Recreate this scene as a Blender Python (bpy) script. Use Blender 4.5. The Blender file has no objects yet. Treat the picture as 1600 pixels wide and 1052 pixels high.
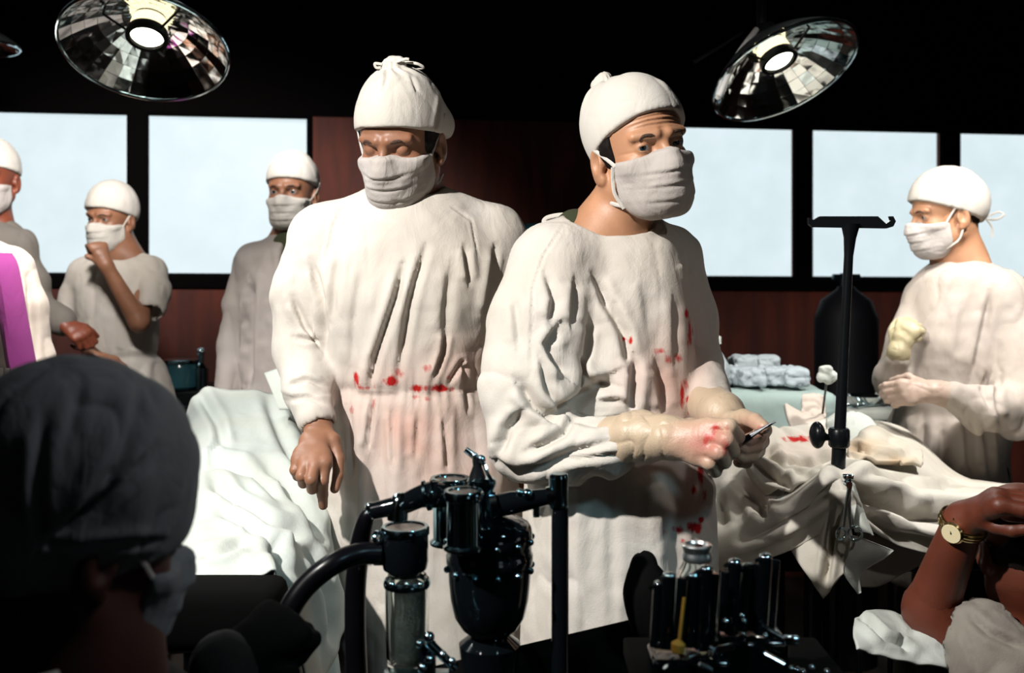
import bpy, math
import numpy as np

# ------------------------------------------------------------------ camera, light, exposure
F, CX, HY, CAMZ = 1556.0, 800.0, 420.0, 1.455      # focal length in pixels of the 1600 px frame, horizon row, eye height


def P(px, py, d):
    return np.array(((px - CX) / F * d, d, CAMZ - (py - HY) / F * d))


scene = bpy.context.scene
COL = scene.collection
cam_data = bpy.data.cameras.new('camera')
cam_data.lens = 36.0 * F / 1600.0
cam_data.sensor_width = 36.0
cam_data.shift_y = (HY - 526.0) / 1600.0
cam_data.dof.use_dof = True
cam_data.dof.focus_distance = 1.72
cam_data.dof.aperture_fstop = 4.5
cam_data.clip_start = 0.05
cam = bpy.data.objects.new('camera', cam_data)
cam.location = (0, 0, CAMZ)
cam.rotation_euler = (math.pi / 2, 0, 0)
COL.objects.link(cam)
scene.camera = cam

world = bpy.data.worlds.new('world')
scene.world = world
world.use_nodes = True
world.node_tree.nodes['Background'].inputs[0].default_value = (0.55, 0.6, 0.7, 1)
world.node_tree.nodes['Background'].inputs[1].default_value = 0.006
scene.view_settings.view_transform = 'Standard'
scene.view_settings.look = 'None'
scene.view_settings.exposure = 0.12
scene.view_settings.gamma = 1.0


def spot(name, loc, target, power, angle, blend, radius, color):
    l = bpy.data.lights.new(name, 'SPOT')
    l.energy = power
    l.spot_size = math.radians(angle)
    l.spot_blend = blend
    l.shadow_soft_size = radius
    l.color = color
    o = bpy.data.objects.new(name, l)
    o.location = loc
    from mathutils import Vector
    d = Vector(target) - Vector(loc)
    o.rotation_euler = d.to_track_quat('-Z', 'Y').to_euler()
    COL.objects.link(o)
    return o


spot('key_spot', (-1.10, 0.38, 2.58), (0.08, 1.95, 1.28), 332.5, 49, 0.45, 0.03, (1.0, 0.965, 0.92))
spot('table_spot', (1.5, 2.0, 2.65), (0.98, 2.55, 1.0), 175.5, 58, 0.5, 0.10, (1.0, 0.97, 0.92))
spot('patient_spot', (-1.35, 2.1, 2.6), (-0.62, 2.0, 1.0), 54.4, 55, 0.5, 0.10, (0.93, 1.0, 0.98))
spot('rear_spot_left', (-0.9, 2.0, 2.45), (-1.3, 3.6, 1.3), 300, 75, 0.6, 0.15, (1.0, 0.95, 0.9))
spot('rear_spot_right', (0.7, 1.9, 2.45), (1.3, 2.95, 1.3), 60, 60, 0.6, 0.15, (1.0, 0.94, 0.88))

spot('head_spot', (0.75, 1.0, 2.45), (-0.28, 0.88, 1.29), 22, 26, 0.7, 0.05, (0.88, 0.94, 1.0))
spot('machine_spot', (0.85, 0.35, 2.1), (0.05, 1.22, 1.05), 16, 38, 0.5, 0.07, (0.45, 0.85, 1.0))
spot('corner_spot', (0.75, 0.9, 2.6), (0.80, 1.5, 1.05), 1.5, 26, 0.6, 0.05, (1.0, 0.85, 0.7))
spot('front_fill', (1.0, 0.25, 2.45), (0.38, 1.6, 1.15), 18, 34, 0.7, 0.05, (1.0, 0.95, 0.9))

# ------------------------------------------------------------------ noise


def _hash(ix, iy, iz, seed):
    n = (ix.astype(np.int64) * 73856093) ^ (iy.astype(np.int64) * 19349663) ^ (iz.astype(np.int64) * 83492791) ^ (seed * 2654435)
    n = (n ^ (n >> 13)) * 1274126177
    n = n & 0x7fffffff
    n = (n ^ (n >> 16))
    return (n & 0xffff) / 32767.5 - 1.0


def noise(p, seed=0):
    f = np.floor(p)
    t = p - f
    t = t * t * t * (t * (t * 6 - 15) + 10)
    ix, iy, iz = f[:, 0], f[:, 1], f[:, 2]
    r = 0
    for dx in (0, 1):
        wx = t[:, 0] if dx else 1 - t[:, 0]
        for dy in (0, 1):
            wy = t[:, 1] if dy else 1 - t[:, 1]
            for dz in (0, 1):
                wz = t[:, 2] if dz else 1 - t[:, 2]
                r = r + wx * wy * wz * _hash(ix + dx, iy + dy, iz + dz, seed)
    return r


def fbm(p, seed=0, oct=3):
    r, a = 0, 1.0
    for i in range(oct):
        r = r + a * noise(p * (2.03 ** i), seed + i * 17)
        a *= 0.5
    return r / 1.5


def fold_noise(p, scale, seed=0):
    """Cloth-like folds: broad ridges with narrow valleys, -1..1"""
    q = p * np.array(scale)
    w = q + 0.35 * np.stack([noise(q * 0.6 + 7.1, seed + 3), noise(q * 0.6 + 3.3, seed + 5), noise(q * 0.6 - 2.7, seed + 9)], 1)
    n = noise(w, seed)
    return np.sqrt(np.abs(n) + 0.01) * 1.6 - 0.9


# ------------------------------------------------------------------ signed distance fields
def V(*a):
    return np.array(a, float)


def rcone(p, a, b, ra, rb):
    ab = b - a
    t = np.clip(((p - a) @ ab) / max(ab @ ab, 1e-12), 0, 1)
    return np.linalg.norm(p - a - t[:, None] * ab, axis=1) - (ra + (rb - ra) * t)


def chain(p, pts, rs, k=0.006):
    d = None
    for i in range(len(pts) - 1):
        e = rcone(p, pts[i], pts[i + 1], rs[i], rs[i + 1])
        d = e if d is None else smin(d, e, k)
    return d


def ell(p, c, r, R=None):
    q = p - np.array(c)
    if R is not None:
        q = q @ R
    r = np.array(r, float)
    k0 = np.linalg.norm(q / r, axis=1)
    k1 = np.linalg.norm(q / (r * r), axis=1)
    return k0 * (k0 - 1.0) / np.maximum(k1, 1e-9)


def box(p, c, h, r=0.0, R=None):
    q = p - np.array(c)
    if R is not None:
        q = q @ R
    q = np.abs(q) - (np.array(h) - r)
    return np.linalg.norm(np.maximum(q, 0), axis=1) + np.minimum(q.max(axis=1), 0) - r


def smin(a, b, k):
    h = np.maximum(k - np.abs(a - b), 0) / k
    return np.minimum(a, b) - h * h * k * 0.25


def smax(a, b, k):
    return -smin(-a, -b, k)


def mesh_sdf(fn, lo, hi, h, B=10):
    lo, hi = np.array(lo, float), np.array(hi, float)
    nb = np.ceil((hi - lo) / (h * B)).astype(int)
    n = nb * B
    gi = np.stack(np.meshgrid(*[np.arange(k) for k in nb], indexing='ij'), -1).reshape(-1, 3)
    cen = lo + (gi * B + B / 2.0) * h
    dc = fn(cen)
    act = np.abs(dc) < B * h * 0.87 * 1.5 + 0.012
    g = np.where(dc < 0, -1.0, 1.0).astype(np.float32).reshape(nb)
    g = np.repeat(np.repeat(np.repeat(g, B, 0), B, 1), B, 2)
    off = np.stack(np.meshgrid(*[np.arange(B)] * 3, indexing='ij'), -1).reshape(-1, 3)
    ai = gi[act]
    for s in range(0, len(ai), 400):
        blk = ai[s:s + 400]
        idx = (blk[:, None, :] * B + off[None]).reshape(-1, 3)
        g[idx[:, 0], idx[:, 1], idx[:, 2]] = fn(lo + idx * h)
    sgn = g < 0
    # close the solid at the box border
    for ax in range(3):
        sl = [slice(None)] * 3
        for e in (0, -1):
            sl[ax] = e
            g[tuple(sl)] = np.maximum(g[tuple(sl)], 1e-4)
    sgn = g < 0
    eye = np.eye(3, dtype=int)
    cells, pos, flips = [], [], []
    for ax in range(3):
        s0 = [slice(None)] * 3
        s1 = [slice(None)] * 3
        s0[ax] = slice(0, -1)
        s1[ax] = slice(1, None)
        i = np.argwhere(sgn[tuple(s0)] != sgn[tuple(s1)])
        j = i + eye[ax]
        a = g[i[:, 0], i[:, 1], i[:, 2]]
        b = g[j[:, 0], j[:, 1], j[:, 2]]
        t = a / (a - b)
        pt = i.astype(float)
        pt[:, ax] += t
        u, v = (ax + 1) % 3, (ax + 2) % 3
        c = np.stack([i, i - eye[u], i - eye[u] - eye[v], i - eye[v]], 1)
        ok = (c.min(axis=(1, 2)) >= 0)
        cells.append(c[ok]); pos.append(pt[ok]); flips.append((a < b)[ok])
    C = np.concatenate(cells); X = np.concatenate(pos); fl = np.concatenate(flips)
    lin = (C[..., 0] * n[1] + C[..., 1]) * n[2] + C[..., 2]
    uq, inv = np.unique(lin.ravel(), return_inverse=True)
    cnt = np.bincount(inv)
    vs = np.stack([np.bincount(inv, np.repeat(X[:, k], 4)) / cnt for k in range(3)], 1)
    q = inv.reshape(-1, 4)
    q[~fl] = q[~fl][:, ::-1]
    return lo + vs * h, q


def vnormals(v, q):
    fn = np.cross(v[q[:, 2]] - v[q[:, 0]], v[q[:, 3]] - v[q[:, 1]])
    n = np.zeros_like(v)
    for k in range(4):
        for c in range(3):
            n[:, c] += np.bincount(q[:, k], fn[:, c], len(v))
    return n / np.maximum(np.linalg.norm(n, axis=1), 1e-12)[:, None]


def relax(v, q, it=1, f=0.5):
    for _ in range(it):
        s = np.zeros_like(v); c = np.zeros(len(v))
        for k in range(4):
            a, b = q[:, k], q[:, (k + 1) % 4]
            for d in range(3):
                s[:, d] += np.bincount(a, v[b, d], len(v)) + np.bincount(b, v[a, d], len(v))
            c += np.bincount(a, minlength=len(v)) + np.bincount(b, minlength=len(v))
        v = v * (1 - f) + f * s / np.maximum(c, 1)[:, None]
    return v


def project(v):
    px = CX + v[:, 0] / np.maximum(v[:, 1], 0.1) * F
    py = HY + (CAMZ - v[:, 2]) / np.maximum(v[:, 1], 0.1) * F
    return px, py


def seg_dist(px, py, line):
    """distance to polyline, signed side, parameter 0..1"""
    best = np.full(len(px), 1e9); side = np.zeros(len(px)); tt = np.zeros(len(px))
    n = len(line) - 1
    for i in range(n):
        (x0, y0), (x1, y1) = line[i], line[i + 1]
        dx, dy = x1 - x0, y1 - y0
        t = np.clip(((px - x0) * dx + (py - y0) * dy) / (dx * dx + dy * dy), 0, 1)
        ex, ey = px - x0 - t * dx, py - y0 - t * dy
        d = np.hypot(ex, ey)
        m = d < best
        best[m] = d[m]
        side[m] = np.sign(ex * -dy + ey * dx)[m]
        tt[m] = ((i + t) / n)[m]
    return best, side, tt


def grooves(v, nrm, lines, gain=1.0):
    """carve traced folds in the camera-facing side: lines = (points, width_px, depth_m)"""
    px, py = project(v)
    facing = np.clip(-nrm[:, 1] * 2.2 + 0.1, 0, 1)
    d = np.zeros(len(v))
    for pts, w, dep in lines:
        s, side, t = seg_dist(px, py, pts)
        taper = np.clip(np.minimum(t, 1 - t) * 5 + 0.25, 0, 1)
        dx, dy = pts[-1][0] - pts[0][0], pts[-1][1] - pts[0][1]
        if (-dy) * -0.75 + dx * -0.65 < 0:
            side = -side
        u = s * side / w                                  # + on the upper left of the crease
        e = 0.5 + 0.5 * np.tanh(u * 2.6)
        up_ = 0.60 * np.exp(-((u - 0.9) / 1.7) ** 2)
        dn_ = -0.85 * np.exp(-((u + 0.35) / 1.15) ** 2) + 0.28 * np.exp(-((u + 2.8) / 1.1) ** 2)
        d += taper * dep * (up_ * e + dn_ * (1 - e))
    return d * facing * gain * 1.3


# ------------------------------------------------------------------ object making
def wloc(o):
    l = np.zeros(3)
    while o is not None:
        l += np.array(o.location)
        o = o.parent
    return l


def mesh_obj(name, v, q, m, parent=None, smooth=True, mats=None, midx=None, colors=None):
    v = np.asarray(v, float)
    if parent is not None:
        v = v - wloc(parent)
    me = bpy.data.meshes.new(name)
    if isinstance(q, np.ndarray) and q.ndim == 2:
        k = q.shape[1]
        me.vertices.add(len(v)); me.vertices.foreach_set('co', v.ravel())
        me.loops.add(q.size); me.loops.foreach_set('vertex_index', q.ravel().astype(np.int32))
        me.polygons.add(len(q))
        me.polygons.foreach_set('loop_start', np.arange(0, q.size, k, dtype=np.int32))
        me.update(calc_edges=True)
        me.validate()
    else:
        me.from_pydata([tuple(x) for x in v], [], [tuple(int(i) for i in f) for f in q])
    me.polygons.foreach_set('use_smooth', [smooth] * len(me.polygons))
    for mm in (mats or [m]):
        me.materials.append(mm)
    if midx is not None and len(midx) == len(me.polygons):
        me.polygons.foreach_set('material_index', np.asarray(midx, np.int32))
    if colors is not None:
        a = me.color_attributes.new('stain', 'FLOAT_COLOR', 'POINT')
        a.data.foreach_set('color', np.asarray(colors, np.float32).ravel())
    me.update()
    o = bpy.data.objects.new(name, me)
    COL.objects.link(o)
    if parent is not None:
        o.parent = parent
    return o


def tag(o, label, cat, group=None):
    o['label'] = label
    o['category'] = cat
    if group:
        o['group'] = group
    return o


def thing(name, loc, label, cat, group=None):
    o = bpy.data.objects.new(name, None)
    o.location = tuple(float(c) for c in loc)
    o.empty_display_size = 0.05
    COL.objects.link(o)
    return tag(o, label, cat, group)


def struct(o):
    o['kind'] = 'structure'
    return o


class MB:
    """collects shapes into one mesh"""

    def __init__(self):
        self.v, self.f, self.n = [], [], 0

    def add(self, v, f):
        v = np.asarray(v, float)
        self.v.append(v)
        self.f += [tuple(int(i) + self.n for i in q) for q in f]
        self.n += len(v)
        return self

    def box(self, c, h, R=None, bev=0.0):
        c, h = np.array(c, float), np.array(h, float)
        if bev <= 0:
            v = np.array([(x, y, z) for x in (-1, 1) for y in (-1, 1) for z in (-1, 1)], float) * h
            f = [(0, 1, 3, 2), (4, 6, 7, 5), (0, 4, 5, 1), (2, 3, 7, 6), (0, 2, 6, 4), (1, 5, 7, 3)]
        else:
            import bmesh
            bm = bmesh.new()
            bmesh.ops.create_cube(bm, size=2)
            for q in bm.verts:
                q.co = [q.co[i] * h[i] for i in range(3)]
            bmesh.ops.bevel(bm, geom=list(bm.edges), offset=bev, segments=3, affect='EDGES', profile=0.5)
            bm.verts.ensure_lookup_table()
            v = np.array([tuple(q.co) for q in bm.verts])
            f = [[q.index for q in p.verts] for p in bm.faces]
            bm.free()
        if R is not None:
            v = v @ np.array(R).T
        return self.add(v + c, f)

    def lathe(self, c, axis, prof, seg=40, cap=True):
        """prof: list of (distance along axis, radius)"""
        c = np.array(c, float)
        w = np.array(axis, float); w /= np.linalg.norm(w)
        u = np.cross(w, (0, 1, 0.01)) if abs(w[1]) < 0.9 else np.cross(w, (1, 0, 0.01))
        u /= np.linalg.norm(u)
        t = np.cross(w, u)
        a = np.linspace(0, 2 * math.pi, seg, endpoint=False)
        v = np.concatenate([c + w * z + r * (np.cos(a)[:, None] * u + np.sin(a)[:, None] * t) for z, r in prof])
        f = []
        for i in range(len(prof) - 1):
            for j in range(seg):
                k = (j + 1) % seg
                f.append((i * seg + j, i * seg + k, (i + 1) * seg + k, (i + 1) * seg + j))
        if cap:
            f.append(tuple(range(seg))[::-1])
            f.append(tuple((len(prof) - 1) * seg + j for j in range(seg)))
        return self.add(v, f)

    def tube(self, pts, r, seg=12, smooth=0, flat=1.0):
        pts = np.array(pts, float)
        r = np.full(len(pts), r) if np.isscalar(r) else np.array(r, float)
        if smooth:
            pts, r = catmull(pts, r, smooth)
        n = len(pts)
        tan = np.gradient(pts, axis=0)
        tan /= np.maximum(np.linalg.norm(tan, axis=1), 1e-9)[:, None]
        up = np.array((0.03, 0.05, 1.0))
        if abs(tan[0] @ up) > 0.9:
            up = np.array((1.0, 0.1, 0.02))
        u = np.cross(tan[0], up); u /= np.linalg.norm(u)
        vs = []
        a = np.linspace(0, 2 * math.pi, seg, endpoint=False)
        for i in range(n):
            u = u - tan[i] * (u @ tan[i]); u /= np.linalg.norm(u)
            t = np.cross(tan[i], u)
            vs.append(pts[i] + r[i] * (np.cos(a)[:, None] * u * flat + np.sin(a)[:, None] * t))
        f = []
        for i in range(n - 1):
            for j in range(seg):
                k = (j + 1) % seg
                f.append((i * seg + j, i * seg + k, (i + 1) * seg + k, (i + 1) * seg + j))
        f.append(tuple(range(seg))[::-1]); f.append(tuple((n - 1) * seg + j for j in range(seg)))
        return self.add(np.concatenate(vs), f)

    def ball(self, c, r, seg=16, R=None):
        r = np.array([r] * 3 if np.isscalar(r) else r, float)
        m = seg // 2
        v = [(0, 0, 1)]
        for i in range(1, m):
            th = math.pi * i / m
            for j in range(seg):
                ph = 2 * math.pi * j / seg
                v.append((math.sin(th) * math.cos(ph), math.sin(th) * math.sin(ph), math.cos(th)))
        v.append((0, 0, -1))
        f = [(0, 1 + j, 1 + (j + 1) % seg) for j in range(seg)]
        for i in range(m - 2):
            for j in range(seg):
                k = (j + 1) % seg
                f.append((1 + i * seg + j, 1 + (i + 1) * seg + j, 1 + (i + 1) * seg + k, 1 + i * seg + k))
        b = 1 + (m - 2) * seg
        f += [(b + j, len(v) - 1, b + (j + 1) % seg) for j in range(seg)]
        v = np.array(v) * r
        if R is not None:
            v = v @ R.T
        return self.add(v + np.array(c), f)

    def torus(self, c, axis, R_, r, seg=32, s2=10):
        w = np.array(axis, float); w /= np.linalg.norm(w)
        u = np.cross(w, (0.01, 1, 0.02)); u /= np.linalg.norm(u)
        t = np.cross(w, u)
        v, f = [], []
        for i in range(seg):
            a = 2 * math.pi * i / seg
            d = math.cos(a) * u + math.sin(a) * t
            for j in range(s2):
                b = 2 * math.pi * j / s2
                v.append(np.array(c) + d * (R_ + r * math.cos(b)) + w * r * math.sin(b))
        for i in range(seg):
            for j in range(s2):
                k, l = (i + 1) % seg, (j + 1) % s2
                f.append((i * s2 + j, k * s2 + j, k * s2 + l, i * s2 + l))
        return self.add(v, f)

    def build(self, name, m, parent=None, smooth=True, **kw):
        o = mesh_obj(name, np.concatenate(self.v), self.f, m, parent, smooth, **kw)
        if smooth:
            try:
                o.data.set_sharp_from_angle(angle=math.radians(38))
            except Exception:
                pass
        return o


def catmull(pts, r, k):
    pp = np.concatenate([[2 * pts[0] - pts[1]], pts, [2 * pts[-1] - pts[-2]]])
    rr = np.concatenate([[r[0]], r, [r[-1]]])
    o, ro = [], []
    for i in range(1, len(pp) - 2):
        for j in range(k):
            t = j / k
            a = 0.5 * (2 * pp[i] + (pp[i + 1] - pp[i - 1]) * t + (2 * pp[i - 1] - 5 * pp[i] + 4 * pp[i + 1] - pp[i + 2]) * t * t
                       + (-pp[i - 1] + 3 * pp[i] - 3 * pp[i + 1] + pp[i + 2]) * t ** 3)
            o.append(a); ro.append(rr[i] + (rr[i + 1] - rr[i]) * t)
    o.append(pts[-1]); ro.append(r[-1])
    return np.array(o), np.array(ro)


# ------------------------------------------------------------------ materials
def mat(name, color, rough=0.6, metal=0.0, bump=0.0, bscale=200.0, var=0.0, vscale=8.0, **kw):
    m = bpy.data.materials.new(name)
    m.use_nodes = True
    nt = m.node_tree
    b = nt.nodes['Principled BSDF']
    b.inputs['Base Color'].default_value = (*color, 1)
    b.inputs['Roughness'].default_value = rough
    b.inputs['Metallic'].default_value = metal
    for k, v in kw.items():
        b.inputs[k].default_value = v
    tc = nt.nodes.new('ShaderNodeTexCoord')
    if var > 0:
        n = nt.nodes.new('ShaderNodeTexNoise'); n.inputs['Scale'].default_value = vscale; n.inputs['Detail'].default_value = 5
        nt.links.new(tc.outputs['Object'], n.inputs['Vector'])
        r = nt.nodes.new('ShaderNodeValToRGB')
        r.color_ramp.elements[0].position = 0.3; r.color_ramp.elements[1].position = 0.7
        r.color_ramp.elements[0].color = (*[c * (1 - var) for c in color], 1)
        r.color_ramp.elements[1].color = (*[min(1, c * (1 + var * 0.5)) for c in color], 1)
        nt.links.new(n.outputs['Fac'], r.inputs['Fac'])
        nt.links.new(r.outputs['Color'], b.inputs['Base Color'])
    if bump > 0:
        n = nt.nodes.new('ShaderNodeTexNoise'); n.inputs['Scale'].default_value = bscale; n.inputs['Detail'].default_value = 4
        nt.links.new(tc.outputs['Object'], n.inputs['Vector'])
        bp = nt.nodes.new('ShaderNodeBump'); bp.inputs['Strength'].default_value = bump; bp.inputs['Distance'].default_value = 0.002
        nt.links.new(n.outputs['Fac'], bp.inputs['Height'])
        nt.links.new(bp.outputs['Normal'], b.inputs['Normal'])
    return m


def cloth_mat(name, color, stained=False, wrinkle=0.5, wscale=14.0, blood=(0.40, 0.012, 0.010), wash=(0.85, 0.40, 0.30)):
    color = tuple(c * 0.66 for c in color)
    wash = tuple(c * 0.62 for c in wash)
    m = mat(name, color, 0.9)
    nt = m.node_tree
    b = nt.nodes['Principled BSDF']
    b.inputs['Specular IOR Level'].default_value = 0.15
    b.inputs['Sheen Weight'].default_value = 0.05
    tc = [n for n in nt.nodes if n.type == 'TEX_COORD'][0]
    L = nt.links.new
    n1 = nt.nodes.new('ShaderNodeTexNoise'); n1.inputs['Scale'].default_value = wscale; n1.inputs['Detail'].default_value = 4
    n1.inputs['Distortion'].default_value = 0.8
    mp = nt.nodes.new('ShaderNodeMapping'); mp.inputs['Scale'].default_value = (1, 1, 0.45)
    L(tc.outputs['Object'], mp.inputs['Vector']); L(mp.outputs['Vector'], n1.inputs['Vector'])
    n2 = nt.nodes.new('ShaderNodeTexNoise'); n2.inputs['Scale'].default_value = 420; n2.inputs['Detail'].default_value = 2
    L(tc.outputs['Object'], n2.inputs['Vector'])
    bp1 = nt.nodes.new('ShaderNodeBump'); bp1.inputs['Strength'].default_value = wrinkle; bp1.inputs['Distance'].default_value = 0.012
    bp2 = nt.nodes.new('ShaderNodeBump'); bp2.inputs['Strength'].default_value = 0.35; bp2.inputs['Distance'].default_value = 0.0012
    nr = nt.nodes.new('ShaderNodeTexNoise'); nr.noise_type = 'RIDGED_MULTIFRACTAL'
    nr.inputs['Scale'].default_value = wscale * 0.55; nr.inputs['Detail'].default_value = 2.5; nr.inputs['Distortion'].default_value = 0.6
    mr = nt.nodes.new('ShaderNodeMapping'); mr.inputs['Scale'].default_value = (1, 1, 0.30); mr.inputs['Rotation'].default_value = (0, 0.35, 0)
    L(tc.outputs['Object'], mr.inputs['Vector']); L(mr.outputs['Vector'], nr.inputs['Vector'])
    bpr = nt.nodes.new('ShaderNodeBump'); bpr.inputs['Strength'].default_value = min(1.0, wrinkle * 1.1); bpr.inputs['Distance'].default_value = 0.005
    L(nr.outputs['Fac'], bpr.inputs['Height']); L(bpr.outputs['Normal'], bp1.inputs['Normal'])
    L(n1.outputs['Fac'], bp1.inputs['Height']); L(n2.outputs['Fac'], bp2.inputs['Height'])
    L(bp1.outputs['Normal'], bp2.inputs['Normal']); L(bp2.outputs['Normal'], b.inputs['Normal'])
    # faint uneven yellowing of the cotton
    n3 = nt.nodes.new('ShaderNodeTexNoise'); n3.inputs['Scale'].default_value = 5; n3.inputs['Detail'].default_value = 5
    L(tc.outputs['Object'], n3.inputs['Vector'])
    r3 = nt.nodes.new('ShaderNodeValToRGB')
    r3.color_ramp.elements[0].position = 0.35; r3.color_ramp.elements[1].position = 0.65
    r3.color_ramp.elements[0].color = (color[0] * 0.93, color[1] * 0.91, color[2] * 0.87, 1)
    r3.color_ramp.elements[1].color = (*color, 1)
    L(n3.outputs['Fac'], r3.inputs['Fac'])
    out = r3.outputs['Color']
    if stained:
        at = nt.nodes.new('ShaderNodeAttribute'); at.attribute_name = 'stain'
        sp = nt.nodes.new('ShaderNodeSeparateColor')
        L(at.outputs['Color'], sp.inputs['Color'])
        n4 = nt.nodes.new('ShaderNodeTexNoise'); n4.inputs['Scale'].default_value = 11; n4.inputs['Detail'].default_value = 6
        L(tc.outputs['Object'], n4.inputs['Vector'])
        mu = nt.nodes.new('ShaderNodeMath'); mu.operation = 'MULTIPLY'
        L(sp.outputs['Green'], mu.inputs[0]); L(n4.outputs['Fac'], mu.inputs[1])
        mx = nt.nodes.new('ShaderNodeMix'); mx.data_type = 'RGBA'
        L(mu.outputs[0], mx.inputs['Factor']); L(out, mx.inputs['A'])
        mx.inputs['B'].default_value = (*wash, 1)
        n5 = nt.nodes.new('ShaderNodeTexNoise'); n5.inputs['Scale'].default_value = 75; n5.inputs['Detail'].default_value = 4
        mp5 = nt.nodes.new('ShaderNodeMapping'); mp5.inputs['Scale'].default_value = (1, 1, 0.5)
        L(tc.outputs['Object'], mp5.inputs['Vector']); L(mp5.outputs['Vector'], n5.inputs['Vector'])
        ad = nt.nodes.new('ShaderNodeMath'); ad.operation = 'MULTIPLY_ADD'
        L(sp.outputs['Red'], ad.inputs[0]); ad.inputs[1].default_value = 0.62; L(n5.outputs['Fac'], ad.inputs[2])
        rr = nt.nodes.new('ShaderNodeMapRange'); rr.inputs['From Min'].default_value = 0.68; rr.inputs['From Max'].default_value = 0.95
        L(ad.outputs[0], rr.inputs['Value'])
        gt = nt.nodes.new('ShaderNodeMath'); gt.operation = 'MULTIPLY'
        st = nt.nodes.new('ShaderNodeMath'); st.operation = 'GREATER_THAN'; st.inputs[1].default_value = 0.02
        L(sp.outputs['Red'], st.inputs[0]); L(rr.outputs['Result'], gt.inputs[0]); L(st.outputs[0], gt.inputs[1])
        mx2 = nt.nodes.new('ShaderNodeMix'); mx2.data_type = 'RGBA'
        L(gt.outputs[0], mx2.inputs['Factor']); L(mx.outputs['Result'], mx2.inputs['A'])
        mx2.inputs['B'].default_value = (*blood, 1)
        out = mx2.outputs['Result']
    L(out, b.inputs['Base Color'])
    return m


def emit_mat(name, color, strength):
    m = bpy.data.materials.new(name)
    m.use_nodes = True
    nt = m.node_tree
    b = nt.nodes['Principled BSDF']
    b.inputs['Base Color'].default_value = (0.02, 0.02, 0.02, 1)
    b.inputs['Emission Color'].default_value = (*color, 1)
    b.inputs['Emission Strength'].default_value = strength
    return m


def glass_mat(name, color=(1, 1, 1), rough=0.02, ior=1.45):
    m = mat(name, color, rough)
    m.node_tree.nodes['Principled BSDF'].inputs['Transmission Weight'].default_value = 1.0
    m.node_tree.nodes['Principled BSDF'].inputs['IOR'].default_value = ior
    return m


M = {}
M['gown'] = cloth_mat('white_cotton_stained', (0.80, 0.745, 0.68), stained=True)
M['gown_plain'] = cloth_mat('white_cotton', (0.74, 0.69, 0.63))
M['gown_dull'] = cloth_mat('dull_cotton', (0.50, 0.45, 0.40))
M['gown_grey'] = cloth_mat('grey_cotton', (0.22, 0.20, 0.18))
M['cap'] = cloth_mat('cap_cotton', (0.80, 0.76, 0.70), wrinkle=0.25, wscale=25)
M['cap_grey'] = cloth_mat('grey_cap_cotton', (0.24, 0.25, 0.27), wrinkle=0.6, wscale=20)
M['mask'] = cloth_mat('mask_gauze', (0.62, 0.57, 0.54), wrinkle=0.35, wscale=35)
M['mask_white'] = cloth_mat('white_mask_gauze', (0.76, 0.73, 0.68), wrinkle=0.3, wscale=35)
M['skin'] = mat('skin', (0.42, 0.21, 0.115), 0.5, bump=0.15, bscale=260, var=0.18, vscale=18)
M['skin_dark'] = mat('tanned_skin', (0.25, 0.112, 0.062), 0.5, bump=0.15, bscale=260, var=0.2, vscale=18)
M['skin_red'] = mat('ruddy_skin', (0.18, 0.045, 0.022), 0.5, bump=0.15, bscale=260, var=0.2, vscale=18)  # skin darkened and reddened in colour to stand for low light
M['hair'] = mat('dark_hair', (0.006, 0.004, 0.003), 0.7, bump=0.9, bscale=90, **{'Specular IOR Level': 0.15})
M['brow'] = mat('brown_brow', (0.05, 0.022, 0.012), 0.7, bump=0.9, bscale=400)
M['olive'] = cloth_mat('olive_cotton', (0.05, 0.06, 0.03))
M['trouser'] = cloth_mat('olive_drab_trousers', (0.03, 0.032, 0.02))
M['glove'] = mat('latex_glove', (0.48, 0.38, 0.25), 0.42, bump=0.3, bscale=120, var=0.15, vscale=30)
M['glove_cream'] = mat('cream_glove', (0.42, 0.36, 0.22), 0.5, bump=0.3, bscale=120, var=0.2, vscale=25)
M['sclera'] = mat('eye_white', (0.24, 0.20, 0.18), 0.15)
M['iris'] = mat('iris', (0.02, 0.03, 0.035), 0.1)
M['pupil'] = mat('pupil', (0.003, 0.003, 0.003), 0.05)
M['sheet'] = cloth_mat('white_sheet', (0.72, 0.77, 0.73), wrinkle=0.5, wscale=7)
M['drape'] = cloth_mat('surgical_drape', (0.80, 0.76, 0.68), wrinkle=0.4, wscale=8, stained=True)
M['teal_cloth'] = cloth_mat('pale_green_cloth', (0.36, 0.47, 0.45), wrinkle=0.4)
M['linen_blue'] = cloth_mat('pale_blue_linen', (0.45, 0.52, 0.56), wrinkle=0.8, wscale=30)
M['magenta'] = cloth_mat('purple_satin', (0.30, 0.05, 0.24), wrinkle=0.5)
M['black'] = mat('black_rubber', (0.002, 0.002, 0.003), 0.28, **{'Specular IOR Level': 0.16})
M['black_paint'] = mat('black_paint', (0.004, 0.005, 0.006), 0.3, **{'Specular IOR Level': 0.2})
M['matt_black'] = mat('matt_black', (0.002, 0.002, 0.002), 0.95, **{'Specular IOR Level': 0.05})
M['dark_metal'] = mat('blackened_steel', (0.012, 0.014, 0.016), 0.3, 0.6)
M['chrome'] = mat('chrome', (0.62, 0.78, 0.84), 0.09, 1.0)  # teal put into the colour to stand for cyan reflections
M['dark_chrome'] = mat('tarnished_chrome', (0.26, 0.42, 0.48), 0.12, 1.0, var=0.4, vscale=30)  # dark room and cyan reflections put into the base colour
M['gold'] = mat('gold_watch', (0.8, 0.62, 0.3), 0.2, 1.0)
M['blood'] = mat('wet_blood', (0.5, 0.01, 0.01), 0.2)
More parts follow.
